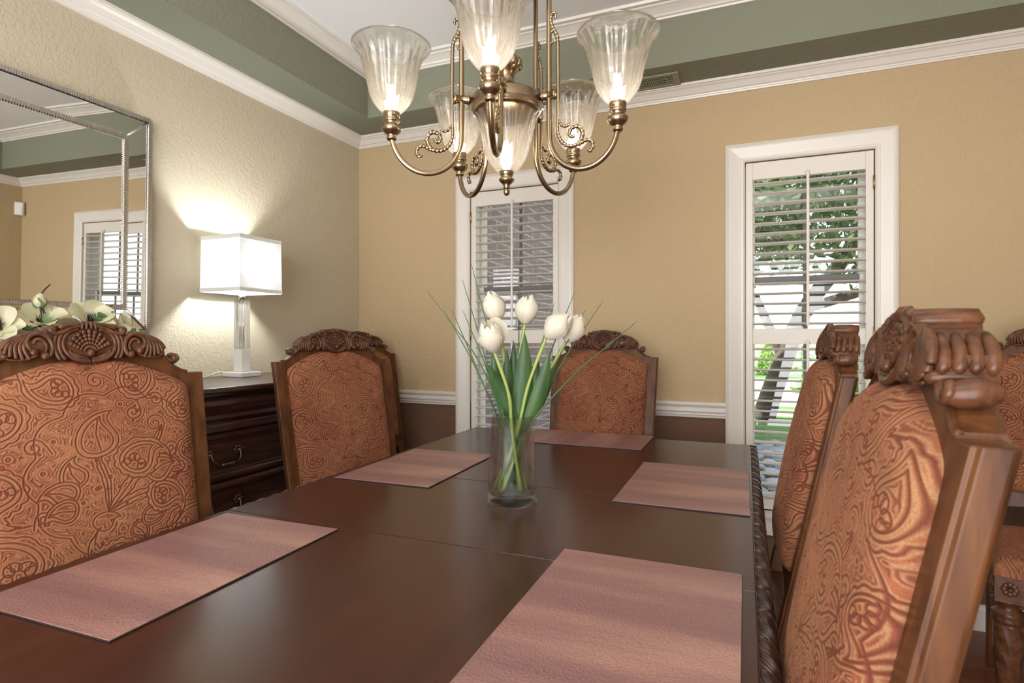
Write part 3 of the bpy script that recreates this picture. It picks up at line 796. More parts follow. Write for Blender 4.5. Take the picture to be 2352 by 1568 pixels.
# carved gadroon edge
mb = MB()
edge = [(0, -.005), (.010, -.007), (.019, -.014), (.0235, -.028), (.022, -.042), (.014, -.054), (.0, -.057)]
v = []
for (p, z) in edge: v += [(-hx - p, -hy - p, TZ + z), (hx + p, -hy - p, TZ + z), (hx + p, hy + p, TZ + z), (-hx - p, hy + p, TZ + z)]
mb.add(v, [(i * 4 + k, i * 4 + (k + 1) % 4, (i + 1) * 4 + (k + 1) % 4, (i + 1) * 4 + k) for i in range(len(edge) - 1) for k in range(4)])
per = .086
PRF = spline([(.002, -.005), (.010, -.0075), (.018, -.014), (.0225, -.027), (.021, -.042), (.013, -.054)], 3)
PRN = []
for k in range(len(PRF)):
    (a0, b0), (a1, b1) = PRF[max(0, k - 1)], PRF[min(len(PRF) - 1, k + 1)]; L = math.hypot(a1 - a0, b1 - b0); PRN.append((-(b1 - b0) / L, (a1 - a0) / L))
def edge_pt(side, s, p, z):
    if side == 0: return (hx + p, s, TZ + z)
    if side == 1: return (-hx - p, s, TZ + z)
    if side == 2: return (s, hy + p, TZ + z)
    return (s, -hy - p, TZ + z)
for side in range(4):
    L = hy if side < 2 else hx; cnt = int(2 * L / per)
    for k in range(cnt):
        s0 = -L + (k + .5) * 2 * L / cnt
        def lobe(c, w, h, slant=.022, nu=8):
            def fn(u, v):
                k = min(len(PRF) - 1, int(v * (len(PRF) - 1) + .5)); (p, z), (np_, nz) = PRF[k], PRN[k]
                a = (u - .5) * 2; t = h * math.sqrt(max(0, 1 - a * a)) * math.sin(PI * min(1, .04 + .92 * v)) ** .5 - .0012
                return edge_pt(side, s0 + c + slant * (.5 - v) + a * w * math.sin(PI * (.10 + .80 * v)) ** .45, p + np_ * t, z + nz * t)
            mb.grid(fn, nu, len(PRF) - 1)
        lobe(0, .0185, .0085); lobe(-.0225, .0040, .0055, nu=5); lobe(.0225, .0040, .0055, nu=5)
        for c, h in ((.030, .0055), (.0365, .0075), (.0430, .0085), (.0495, .0075), (.0555, .0055)): lobe(c, .0036, h, .034, 5)
mb.build('carved_edge', M['table_dark'], tb)
mb = MB()
for (a, b, c, d) in ((-hx + .07, hx - .07, -hy + .07, -hy + .095), (-hx + .07, hx - .07, hy - .095, hy - .07), (-hx + .07, -hx + .095, -hy + .07, hy - .07), (hx - .095, hx - .07, -hy + .07, hy - .07)): mb.box(a, b, c, d, .655, TZ - .028)
mb.build('apron', M['table_dark'], tb)
for sx_ in (-1, 1):
    for sy_ in (-1, 1):
        mb = MB(); cx, cy = sx_ * (hx - .1), sy_ * (hy - .09)
        mb.box(cx - .05, cx + .05, cy - .05, cy + .05, .63, TZ - .028)
        mb.lathe([(.03, 0), (.045, .01), (.05, .03), (.04, .06), (.028, .075), (.035, .09), (.03, .1), (.028, .12), (.04, .2), (.055, .35), (.065, .48), (.06, .54), (.045, .57), (.05, .59), (.045, .6), (.05, .632)], (cx, cy, 0), 28, lambda r, z, a: r * (1 + (.07 * abs(math.sin(4 * (a + 7 * z))) if .11 < z < .55 else 0)))
        mb.build('leg', M['table_dark'], tb)

# placemats (centre, half-size across the streaks and along, turn)
PM = [((-.977, .758), .160, .246, 1.5, 'pinkish brown leather placemat at the near left, lowest in the photo on that side'),
      ((-.985, 1.617), .160, .235, 1.5, 'leather placemat in front of the chair beside the sideboard lamp, left of the vase'),
      ((-.618, 2.308), .160, .258, 90, 'leather placemat at the far end of the table, set before the back-wall chair'),
      ((-.153, 1.697), .163, .246, 0, 'leather placemat right of the vase before the edge-on chair'),
      ((-.168, .842), .163, .242, 0, 'large leather placemat at the near right, cut by the bottom of the photo')]
for i, ((x, y), a, b, rz, lab) in enumerate(PM):
    t = thing('placemat', lab, 'placemat', (x, y, TZ + .0004), math.radians(rz), 'leather placemats on the dining table')
    mb = MB(); mb.box(-a, a, -b, b, .0018, .0034); mb.build('leather_top', M['mat'], t, bevel=.0008)
    mb = MB(); mb.box(-a - .0006, a + .0006, -b - .0006, b + .0006, 0, .0018); mb.build('backing', M['matedge'], t)

# ------------------------------------------------------------------ vase of tulips
VC = (-.553, 1.352)
RX, RY = .9254, .3790           # across the table, as the bouquet spreads
def vp(l, d, z): return (VC[0] + l * RX - d * RY, VC[1] + l * RY + d * RX, z)
t = thing('glass_vase', 'clear tapered glass vase holding the white tulips', 'vase', (VC[0], VC[1], TZ))
mb = MB()
mb.lathe([(.001, 0), (.060, 0), (.0645, .004), (.065, .02), (.0625, .06), (.058, .13), (.053, .219), (.0515, .221), (.050, .219), (.0548, .13), (.0593, .06), (.0612, .03), (.058, .026), (.001, .026)], (0, 0, 0), 48, None, False)
mb.build('vase_glass', M['vase'], t)
mb = MB(); mb.lathe([(.0606, .031), (.0594, .050), (.001, .050)], (0, 0, 0), 40, None, False); mb.build('water', M['water'], t)
def petal_bloom(mb, C, axis, R, H, openf, seedv, side_open=None):
    ax = Vector(axis).normalized(); up = Vector((0, 0, 1)) if abs(ax.z) < .95 else Vector((1, 0, 0))
    X = ax.cross(up).normalized(); Yv = ax.cross(X)
    rnd = random.Random(seedv); C = Vector(C)
    for lay in range(2):
        for k in range(3):
            a0 = 2 * PI * (k / 3 + lay / 6) + rnd.uniform(-.12, .12); op = openf * rnd.uniform(.7, 1.2)
            if side_open is not None and k == 0 and lay == 0: a0 = side_open; op = 1.1
            hh = H * (1 + .03 * lay) * rnd.uniform(.90, 1.05); pk = rnd.uniform(.93, 1.04); ww = .95 if lay == 0 else .85
            def fn(u, v, a0=a0, op=op, hh=hh, ww=ww, lay=lay, pk=pk):
                prof = math.sin(PI * min(1, .06 + v * .875)) ** .7
                r = R * (1.0 - .13 * lay) * prof * pk + R * op * v ** 2.2
                wd = 1.18 * ww * (math.sin(PI * min(.97, .16 + v * .78)) ** .5)
                s_ = (u - .5) * 2; a = a0 + s_ * wd * 1.15
                rr = r * (1 + .05 * (1 - lay) * s_ ** 4 - .03 * math.exp(-(s_ / .12) ** 2) + .015 * math.sin(9 * v + 3 * s_)); zz = hh * (v - .16 * s_ * s_ * v * v)
                return C + (X * math.cos(a) + Yv * math.sin(a)) * rr + ax * zz
            mb.grid(fn, 10, 14)
def leaf_blade(mb, base, tip, width, bend, fold=.25, n=16):
    B, T = Vector(base), Vector(tip); d = (T - B); L = d.length
    side = d.normalized().cross(Vector((-.42, .9, .1))).normalized(); out = side.cross(d.normalized())
    def fn(u, v):
        c = B + d * v + Vector(bend) * (math.sin(PI * v) * L)
        w = width * (math.sin(PI * min(1, .05 + .95 * v)) ** .8) * (1.15 - .5 * v); s_ = (u - .5) * 2
        return c + side * (s_ * w) + out * (fold * w * (s_ * s_))
    mb.grid(fn, 6, n)
k_ = .001123
def uz(u, v, d=0.0): return vp((u - 1178) * k_, d, 1.2 - (v - 776) * k_)
TU = [  # stem foot (across, depth), bend point, bloom base, bloom axis, height, open, label
    ((.036, .012), (1168, 880, .01), (1146, 737, .0), (-.30, 0, 1), .070, .0, None, 'white tulip leaning left, highest bloom on the left of the bouquet'),
    ((-.012, .03), (1190, 860, .005), (1207, 742, .005), (.12, 0, 1), .066, .02, None, 'upright closed white tulip in the middle of the bouquet'),
    ((.022, -.028), (1170, 900, -.04), (1138, 806, -.045), (-.22, -.3, 1), .068, .22, 4.9, 'open white tulip low on the left with a drooping front petal'),
    ((-.036, .0), (1215, 880, -.02), (1255, 774, -.02), (.62, -.1, .62), .072, .10, None, 'white tulip leaning right in front of another bloom, right side of bouquet'),
    ((-.026, -.026), (1250, 880, .02), (1303, 784, .015), (.48, 0, .85), .070, .10, None, 'rightmost white tulip, partly behind another bloom near the far chair'),
]
for i, (ft, md, bl, axl, H, op, so, lab) in enumerate(TU):
    b0 = vp(ft[0], ft[1], TZ + .030); t = thing('tulip', lab, 'flower', b0, 0, 'white tulips in the glass vase')
    def loc(p, o=b0): return tuple(p[j] - o[j] for j in range(3))
    bp = uz(*bl); mp = uz(*md); neck = vp(ft[0] * .2 + (md[0] - 1178) * k_ * .5, md[2] * .6, .965)
    mb = MB(); path = spline([loc(p) for p in (b0, neck, mp, bp)], 8)
    mb.tube(path, [.0045 + .0004 * math.sin(j) for j in range(len(path))], 10); mb.build('stem', M['stem'], t)
    ax = (axl[0] * RX - axl[1] * RY, axl[0] * RY + axl[1] * RX, axl[2])
    mb = MB(); petal_bloom(mb, loc(bp), ax, .0300, H * 1.12, op, 11 + i, so); mb.build('bloom', M['petal'], t, fixn=False)
    if i == 2:
        mb = MB(); c = Vector(loc(bp)); A = Vector(ax).normalized()
        mb.tube([c, c + A * .03], [.005, .004], 8); mb.build('pistil', M['stem'], t)
LV = [  # leaf: (tulip index, foot px, tip px, half-width, bend, depth)
    (1, (1190, 985), (1206, 764), .021, (.03, 0, 0), -.03), (1, (1195, 1000), (1181, 782), .015, (-.02, 0, 0), .03),
    (2, (1188, 960), (1126, 834), .017, (-.05, 0, .02), -.05), (2, (1165, 930), (1133, 800), .012, (-.05, 0, 0), .02), (0, (1180, 980), (1166, 800), .014, (-.03, 0, 0), .0),
    (3, (1205, 985), (1261, 802), .016, (.05, 0, 0), -.035), (3, (1200, 975), (1235, 815), .017, (.05, 0, 0), -.01), (4, (1210, 985), (1288, 800), .010, (.04, 0, 0), .02), (4, (1196, 960), (1240, 850), .012, (.04, 0, 0), .0)]
tul = [o for o in COL.objects if o.name.startswith('tulip')]
for (ti, a, b, w, bend, d) in LV:
    o_ = tul[ti].location; A, B = uz(*a, d * .3), uz(*b, d); w *= 1.3
    mb = MB(); leaf_blade(mb, tuple(A[j] - o_[j] for j in range(3)), tuple(B[j] - o_[j] for j in range(3)), w, bend, .35)
    mb.build('leaf', M['leaf'], tul[ti], fixn=False)
GR = [(988, 672, 1185, -.02), (1018, 708, 1150, .02), (1040, 712, 1140, .0), (1063, 712, 1160, .03), (1062, 640, 1150, .03), (1085, 608, 1165, .0), (1195, 655, 1190, .02), (1275, 695, 1200, .02), (1325, 668, 1215, .04), (1345, 712, 1215, .0), (1388, 690, 1220, .02), (1455, 740, 1210, -.03)]
for i, (u, v, mu, d) in enumerate(GR):
    ft = vp(.015 * math.sin(i * 2.3), .012 * math.cos(i * 1.7), TZ + .045)
    lab = 'thin dark green grass blade arching out of the tulip vase'
    P = [ft, uz((1178 + mu) / 2 + (u - 1178) * .06, 985, d * .3), uz(mu + (u - mu) * .42, 985 - (985 - v) * .50, d * .7), uz(mu + (u - mu) * .74, 985 - (985 - v) * .78, d), uz(u, v, d)]
    q = spline([tuple(p[j] - ft[j] for j in range(3)) for p in P], 7)
    mb = MB(); n = len(q); mb.tube(q, [  .0026 * (1 - .8 * (j / n) ** 1.5) for j in range(n)], 6)
    o = mb.build('grass_blade', M['grass']); o.location = ft
    tag(o, lab, 'grass blade', 'grass blades in the tulip vase')

# ------------------------------------------------------------------ sideboard
SY0, SY1, SXF, SZ = .20, 2.20, -1.672, 1.03
sb = thing('sideboard', 'dark wood sideboard with drawers against the left wall', 'sideboard', (XL + .02, (SY0 + SY1) / 2, 0))
ox, oy = XL + .02, (SY0 + SY1) / 2; D0 = SXF - ox; HL = (SY1 - SY0) / 2
mb = MB(); mb.box(0, D0 - .025, -HL + .03, HL - .03, .09, SZ - .022); mb.build('carcass', M['buffet'], sb)
mb = MB(); mb.box(0, D0 + .014, -HL, HL, SZ - .020, SZ); mb.build('worktop', M['buffet'], sb, bevel=.006, seg=3)
mb = MB(); mb.box(0, D0, -HL + .012, HL - .012, .875, .905); mb.box(0, D0 - .005, -HL + .02, HL - .02, .0, .1)
mb.build('moulding', M['buffet'], sb, bevel=.006, seg=3)
def bail(dr, x, yc, z):
    mb = MB()
    for sg in (-1, 1):
        for k in range(6):
            a = k * PI / 3; mb.sphere((x + .002, yc + sg * .06 + .011 * math.cos(a), z + .011 * math.sin(a)), .007, 8, 6, (.5, 1, 1))
        mb.sphere((x + .006, yc + sg * .06, z), .007, 10, 7); mb.sphere((x + .002, yc + sg * .083, z), .0055, 8, 6, (.5, 1.6, 1))
    q = spline([(x + .012, yc - .06, z), (x + .018, yc - .056, z - .02), (x + .022, yc - .04, z - .036), (x + .024, yc, z - .040), (x + .022, yc + .04, z - .036), (x + .018, yc + .056, z - .02), (x + .012, yc + .06, z)], 6)
    mb.tube(q, .0028, 8)
    for k in range(4): mb.sphere((x + .023, yc + (k - 1.5) * .0135, z - .0385), .0068, 10, 7)
    mb.build('bail_handle', M['bronze'], dr)
for sg in (-1, 1):
    c = sg * (HL - .045) / 2 + sg * .012; w = (HL - .075) / 2
    rows = ((.914, .998, 0), (.704, .872, 1), (.524, .697, 1), (.330, .517, 1), (.118, .323, 1))
    for (z0, z1, fl) in rows:
        mb = MB(); xb = D0 - .026
        if not fl:      # bowed frieze drawer
            pr = [(0, z0), (.010, z0), (.016, z0 + .006), (.008, z0 + .018), (.016, z0 + .035), (.024, z0 + .055), (.022, z0 + .070), (.010, z1 - .006), (.004, z1), (0, z1)]
        else:
            pr = [(0, z0), (.014, z0), (.020, z0 + .008), (.020, z0 + .018), (.013, z0 + .024), (.013, z0 + .030), (.006, z0 + .034), (.006, z1 - .034), (.013, z1 - .030), (.013, z1 - .024), (.020, z1 - .018), (.020, z1 - .008), (.014, z1), (0, z1)]
        mb.run(pr, [((xb, c - w, 0), (1, 0, 0), (0, 0, 1)), ((xb, c + w, 0), (1, 0, 0), (0, 0, 1))])
        dr = mb.build('drawer', M['buffet'], sb)
        if fl:
            for yy in (-.225, .225): bail(dr, xb + .008, c + yy, (z0 + z1) / 2 + .012)
mb = MB()
for a in (-HL + .05, HL - .05):
    for x in (.05, D0 - .06): mb.box(x - .03, x + .03, a - .03, a + .03, 0, .02)
mb.build('foot', M['buffet'], sb, bevel=.005)

# ------------------------------------------------------------------ lamp
LP = (-2.058, 1.878)
t = thing('table_lamp', 'lit table lamp with white linen shade and crystal and marble column', 'lamp', (*LP, SZ))
mb = MB(); mb.box(-.056, .056, -.056, .056, 0, .022); mb.build('base', M['marble'], t, bevel=.004)
mb = MB(); mb.box(-.0245, .0245, -.0245, .0245, .022, .120); mb.build('marble_block', M['marble'], t, bevel=.003)
mb = MB(); mb.box(-.0235, .0235, -.0235, .0235, .1205, .336); mb.build('crystal_column', M['crystal'], t, bevel=.002)
mb = MB(); mb.tube([(0, 0, .1205), (0, 0, .336)], .003, 8); mb.build('rod', M['chrome'], t)
mb = MB(); mb.lathe([(.014, .3365), (.014, .358), (.009, .366), (.008, .40), (.013, .405), (.013, .44), (.008, .445)], (0, 0, 0), 20); mb.build('socket', M['chrome'], t)
mb = MB(); mb.sphere((0, 0, .485), .028, 16, 12, (1, 1, 1.2)); mb.build('bulb', M['lampbulb'], t)
mb = MB(); z0, z1 = .368, .608
def sq(h, z, n=10, bow=.006):
    out = []
    for k in range(4):
        for i in range(n):
            u = i / n * 2 - 1; r = h - bow * (1 - u * u)
            a, b = [(u * h, -r), (r, u * h), (-u * h, r), (-r, -u * h)][k]; out.append((a, b, z))
    return out
A = sq(.116, z0) + sq(.113, z1); n = 40
mb.add(A, [(i, (i + 1) % n, n + (i + 1) % n, n + i) for i in range(n)], False)
sh = mb.build('lamp_shade', M['lampshade'], t)
for z in (z0, z1 - .016):
    mb = MB(); A = sq(.1172 - (z - z0) * .0125, z) + sq(.1170 - (z - z0) * .0125, z + .016)
    mb.add(A, [(i, (i + 1) % n, n + (i + 1) % n, n + i) for i in range(n)]); mb.build('shade_trim', M['shadetrim'], sh)
mb = MB()
for a in (0, PI / 2, PI, 3 * PI / 2): mb.tube([(0, 0, .43), (.105 * math.cos(a), .105 * math.sin(a), .43)], .0015, 6)
mb.build('shade_spider', M['chrome'], t)
mb = MB(); mb.tube(spline([(-.056, -.02, .012), (-.07, -.05, .022), (-.075, -.085, .014), (-.09, -.11, .0025), (-.118, -.14, .0025)], 8), .0022, 8); mb.build('cord', M['cord'], t)

# ------------------------------------------------------------------ mirror
MY0, MY1, MZ0, MZ1 = .44, 1.545, 1.216, 2.062
t = thing('wall_mirror', 'large wall mirror with beaded silver frame and mirrored border above the sideboard', 'mirror', (XL + .004, (MY0 + MY1) / 2, MZ0))
t.rotation_euler = (0, math.radians(.95), 0)
hl, hh = (MY1 - MY0) / 2, MZ1 - MZ0
mb = MB(); mb.box(0, .012, -hl + .004, hl - .004, .004, hh - .004); mb.build('backing', M['darkedge'], t)
fo, fi = .014, .098
mb = MB(); mb.box(.0125, .0165, -hl + fi + .012, hl - fi - .012, fi + .012, hh - fi - .012); mb.build('mirror_glass', M['mirror'], t)
# four sloping border panes
rects = ((fo + .006, .0190), (fi - .006, .0175))
def corner(o, x): return [(x, -hl + o, o), (x, hl - o, o), (x, hl - o, hh - o), (x, -hl + o, hh - o)]
A, B = corner(*rects[0]), corner(*rects[1])
for k in range(4):
    mb = MB(); q = [A[k], A[(k + 1) % 4], B[(k + 1) % 4], B[k]]; r = [(p[0] - .003, p[1], p[2]) for p in q]
    mb.add(q + r, [(0, 1, 2, 3), (7, 6, 5, 4), (0, 4, 5, 1), (1, 5, 6, 2), (2, 6, 7, 3), (3, 7, 4, 0)])
    mb.build('border_pane', M['mirror'], t)
def frame_run(o, w, x0, x1, name, bead):
    mb = MB()
    pr = [(0, x0), (0, x1 - .004), (w * .25, x1), (w * .8, x1 - .001), (w, x1 - .006), (w, x0)]
    cs = [((0, -hl + o, o), (1, 1)), ((0, hl - o, o), (-1, 1)), ((0, hl - o, hh - o), (-1, -1)), ((0, -hl + o, hh - o), (1, -1))]
    v = []
    for (c, s_) in cs:
        for (a, x) in pr: v.append((x, c[1] + s_[0] * a, c[2] + s_[1] * a))
    m = len(pr)
    mb.add(v, [(k * m + i, k * m + (i + 1) % m, ((k + 1) % 4) * m + (i + 1) % m, ((k + 1) % 4) * m + i) for k in range(4) for i in range(m)])
    st = .0078; y = o + w * .55
    for k in range(int((2 * hl - 2 * y) / st)):
        yy = -hl + y + st * (k + .5)
        for z in (y, hh - y): mb.box(x1 - .003, x1 + .0028, yy - .0026, yy + .0026, z - w * .5, z + w * .5)
    for k in range(int((hh - 2 * y) / st)):
        zz = y + st * (k + .5)
        for yy in (-hl + y, hl - y): mb.box(x1 - .003, x1 + .0028, yy - w * .5, yy + w * .5, zz - .0026, zz + .0026)
    mb.build(name, M['silver'], t)
frame_run(0, .017, 0, .024, 'outer_frame', 1); frame_run(fi - .008, .019, .010, .020, 'inner_frame', 1)
for (a, b) in zip(A, B):
    mb = MB(); mb.tube([(a[0] + .001, a[1], a[2]), (b[0] + .003, b[1], b[2])], .0045, 6); mb.build('corner_bead', M['silver'], t)

# ------------------------------------------------------------------ magnolia spray on the sideboard
MX = -1.93
t = thing('magnolia_arrangement', 'cream magnolia blossom arrangement on the sideboard under the mirror', 'flower arrangement', (MX, 1.10, SZ))
mb = MB(); mb.lathe([(.001, 0), (.05, 0), (.055, .01), (.075, .06), (.08, .09), (.076, .09), (.07, .06), (.05, .015), (.001, .012)], (0, 0, 0), 28, None, False); mb.build('bowl', M['marble'], t)
def mag(c, ax, R, seedv, n=6):
    rnd = random.Random(seedv); A = Vector(ax).normalized(); upv = Vector((0, 0, 1)) if abs(A.z) < .9 else Vector((1, 0, 0))
    X = A.cross(upv).normalized(); Yv = A.cross(X); C = Vector(c)
    mb = MB()
    for k in range(n):
        a0 = 2 * PI * k / n + rnd.uniform(-.2, .2); lift = rnd.uniform(.35, .95); L = R * rnd.uniform(.78, 1.0)
        d0 = X * math.cos(a0) + Yv * math.sin(a0); sd = A.cross(d0)
        def fn(u, v, d0=d0, sd=sd, lift=lift, L=L):
            s_ = (u - .5) * 2; w = L * .40 * math.sin(PI * min(1, .08 + .90 * v)) ** .65
            cup = lift * (math.sin(v * 1.7)) * .75
            return C + d0 * (L * v * (1 - .25 * lift)) + A * (L * cup * .9 + w * .35 * s_ * s_) + sd * (s_ * w)
        mb.grid(fn, 8, 10)
    bl = mb.build('blossom', M['magnolia'], t, fixn=False)
    mb = MB()
    for k in range(16):
        a0 = 2 * PI * k / 16; d = (X * math.cos(a0) + Yv * math.sin(a0))
        mb.tube([C + A * .004, C + A * .022 + d * .010, C + A * .034 + d * (.012 + .004 * (k % 3))], [.0012, .0014, .0006], 5)
    mb.sphere(tuple(C + A * .014), .008, 8, 6, (1, 1, 1.4)); mb.build('stamen', M['twig'], bl)
# (y, z) given in room terms
def ml(y, z, x=0.0): return (x, y - 1.10, z - SZ - .012)
mag(ml(1.035, 1.245), (.5, -.25, .8), .088, 3); mag(ml(1.165, 1.262, .0), (.75, -.1, .6), .095, 5); mag(ml(1.245, 1.232, .02), (.6, .45, .65), .085, 8); mag(ml(.93, 1.235), (.6, -.5, .6), .08, 9); mag(ml(1.11, 1.225, -.06), (-.4, .1, .8), .08, 12)
tw = [((1.035, 1.15), (1.03, 1.27), (1.022, 1.318)), ((1.022, 1.33), (1.035, 1.352), (1.052, 1.372)), ((1.15, 1.15), (1.175, 1.27), (1.19, 1.292), (1.235, 1.322)), ((1.2, 1.15), (1.205, 1.235), (1.222, 1.265)), ((.95, 1.16), (.93, 1.24), (.925, 1.3)), ((1.0, 1.26), (1.015, 1.25), (1.03, 1.245)), ((1.1, 1.12), (1.08, 1.2), (1.06, 1.27))]
mb = MB()
for q in tw:
    P = spline([ml(a, b, .01) for a, b in q], 5); mb.tube(P, [.0034 * (1 - .6 * j / len(P)) for j in range(len(P))], 6)
for q in tw[:5]: mb.tube([(0, 0, .06), ml(q[0][0], q[0][1], .01)], .003, 6)
mb.build('branch', M['twig'], t)
mb = MB(); petal_bloom(mb, ml(1.022, 1.302, .01), (.1, .06, 1), .0165, .042, -.25, 4); mb.build('bud', M['magnolia'], t, fixn=False)
mb = MB()
for a in (0, 2.1, 4.2): leaf_blade(mb, ml(1.022 + .004 * math.cos(a), 1.30, .01 + .004 * math.sin(a)), ml(1.022 + .02 * math.cos(a), 1.33, .01 + .02 * math.sin(a)), .012, (.0, 0, 0), .3, 8)
mb.build('bud_sepal', M['mleaf'], t, fixn=False)
for (a, b) in (((1.03, 1.235), (1.055, 1.262)), ((1.03, 1.24), (1.02, 1.285)), ((1.185, 1.262), (1.215, 1.300)), ((1.18, 1.262), (1.152, 1.282)), ((1.19, 1.27), (1.17, 1.295)), ((1.0, 1.235), (.965, 1.24)), ((1.08, 1.22), (1.10, 1.24)), ((1.26, 1.22), (1.29, 1.245))):
    mb = MB(); leaf_blade(mb, ml(*a, .03), ml(*b, .04), .0155, (.05, 0, 0), .3, 8); mb.build('leaf', M['mleaf'], t, fixn=False)

# ------------------------------------------------------------------ chandelier
CC = (-.577, 1.372)
t = thing('chandelier', 'antique brass five-arm chandelier with ribbed glass shades', 'chandelier', (*CC, 1.574))
z_ = lambda z: z - 1.574
SH = [(.019, 0), (.027, .004), (.036, .014), (.048, .034), (.0555, .058), (.0605, .085), (.0645, .108), (.0685, .126), (.0755, .142), (.0860, .155), (.094, .162), (.0975, .165)]
def shade_mesh(mb, c):
    def mod(r, z, a):
        zr = z; w = min(1, zr / .03) * (1 - max(0, (zr - .14) / .025))
        rib = .055 * abs(math.cos(9 * a))
        pt = .055 * max(0, math.cos(9 * (a + PI / 9))) * math.exp(-((zr - .118) / .022) ** 2)
        return r * (1 + w * (rib + pt))
    outer = spline(SH, 3)
    inner = [(r - .0035, z + .0012) for r, z in outer[::-1]]
    inner[0] = (outer[-1][0] - .003, outer[-1][1] + .0008)
    mb.lathe(outer + [(.0985, .1665), (.0965, .168)] + inner, c, 108, mod, False)
def cup_mesh(mb, c):
    mb.lathe([(r * 1.22, z) for r, z in [(.0075, 0), (.0105, .003), (.0105, .006), (.0085, .010), (.011, .014), (.017, .020), (.0205, .027), (.020, .034), (.014, .038), (.0125, .042), (.0165, .046), (.0175, .051), (.0145, .055), (.0165, .057), (.0170, .069), (.0155, .071)]], c, 28)
def bulb_mesh(mb, c):
    mb.lathe([(.003, 0), (.009, .004), (.0125, .016), (.0125, .026), (.009, .042), (.004, .056), (.0008, .066)], c, 14)
hb = MB()   # hub: drum, dome and urn
hb.lathe([(.010, z_(1.782)), (.080, z_(1.782)), (.088, z_(1.786)), (.090, z_(1.792)), (.090, z_(1.826)), (.086, z_(1.830)), (.070, z_(1.836)), (.045, z_(1.846)), (.030, z_(1.850)), (.030, z_(1.854)), (.024, z_(1.858)), (.020, z_(1.872)), (.020, z_(1.885)), (.026, z_(1.893)), (.034, z_(1.902)), (.038, z_(1.915)), (.034, z_(1.925)), (.024, z_(1.938)), (.014, z_(1.955)), (.010, z_(1.97)), (.010, z_(2.26))], (0, 0, 0), 40)
for k in range(10):
    a = 2 * PI * k / 10; hb.sphere((.034 * math.cos(a), .034 * math.sin(a), z_(1.914)), .009, 8, 6, (1, 1, 1.5))
hub = hb.build('hub', M['gold'], t)
mb = MB(); mb.lathe([(.012, z_(2.20)), (.12, z_(2.20)), (.135, z_(2.206)), (.135, z_(2.222)), (.12, z_(2.228)), (.03, z_(2.236)), (.012, z_(2.26)), (.014, z_(2.30)), (.006, z_(2.32))], (0, 0, 0), 36); mb.build('upper_ring', M['gold'], t)
mb = MB()
for k in range(13):
    zc = z_(2.335 + k * .026); q = []
    for a in np.linspace(0, 2 * PI, 13):
        u, w = .009 * math.cos(a), .018 * math.sin(a)
        q.append((u, 0, zc + w) if k % 2 else (0, u, zc + w))
    mb.tube(q, .0025, 6)
mb.build('chain', M['gold'], t)
mb = MB(); mb.lathe([(.006, z_(2.645)), (.03, z_(2.648)), (.055, z_(2.66)), (.065, z_(2.672)), (.065, z_(ZC))], (0, 0, 0), 32); mb.build('ceiling_canopy', M['gold'], t)
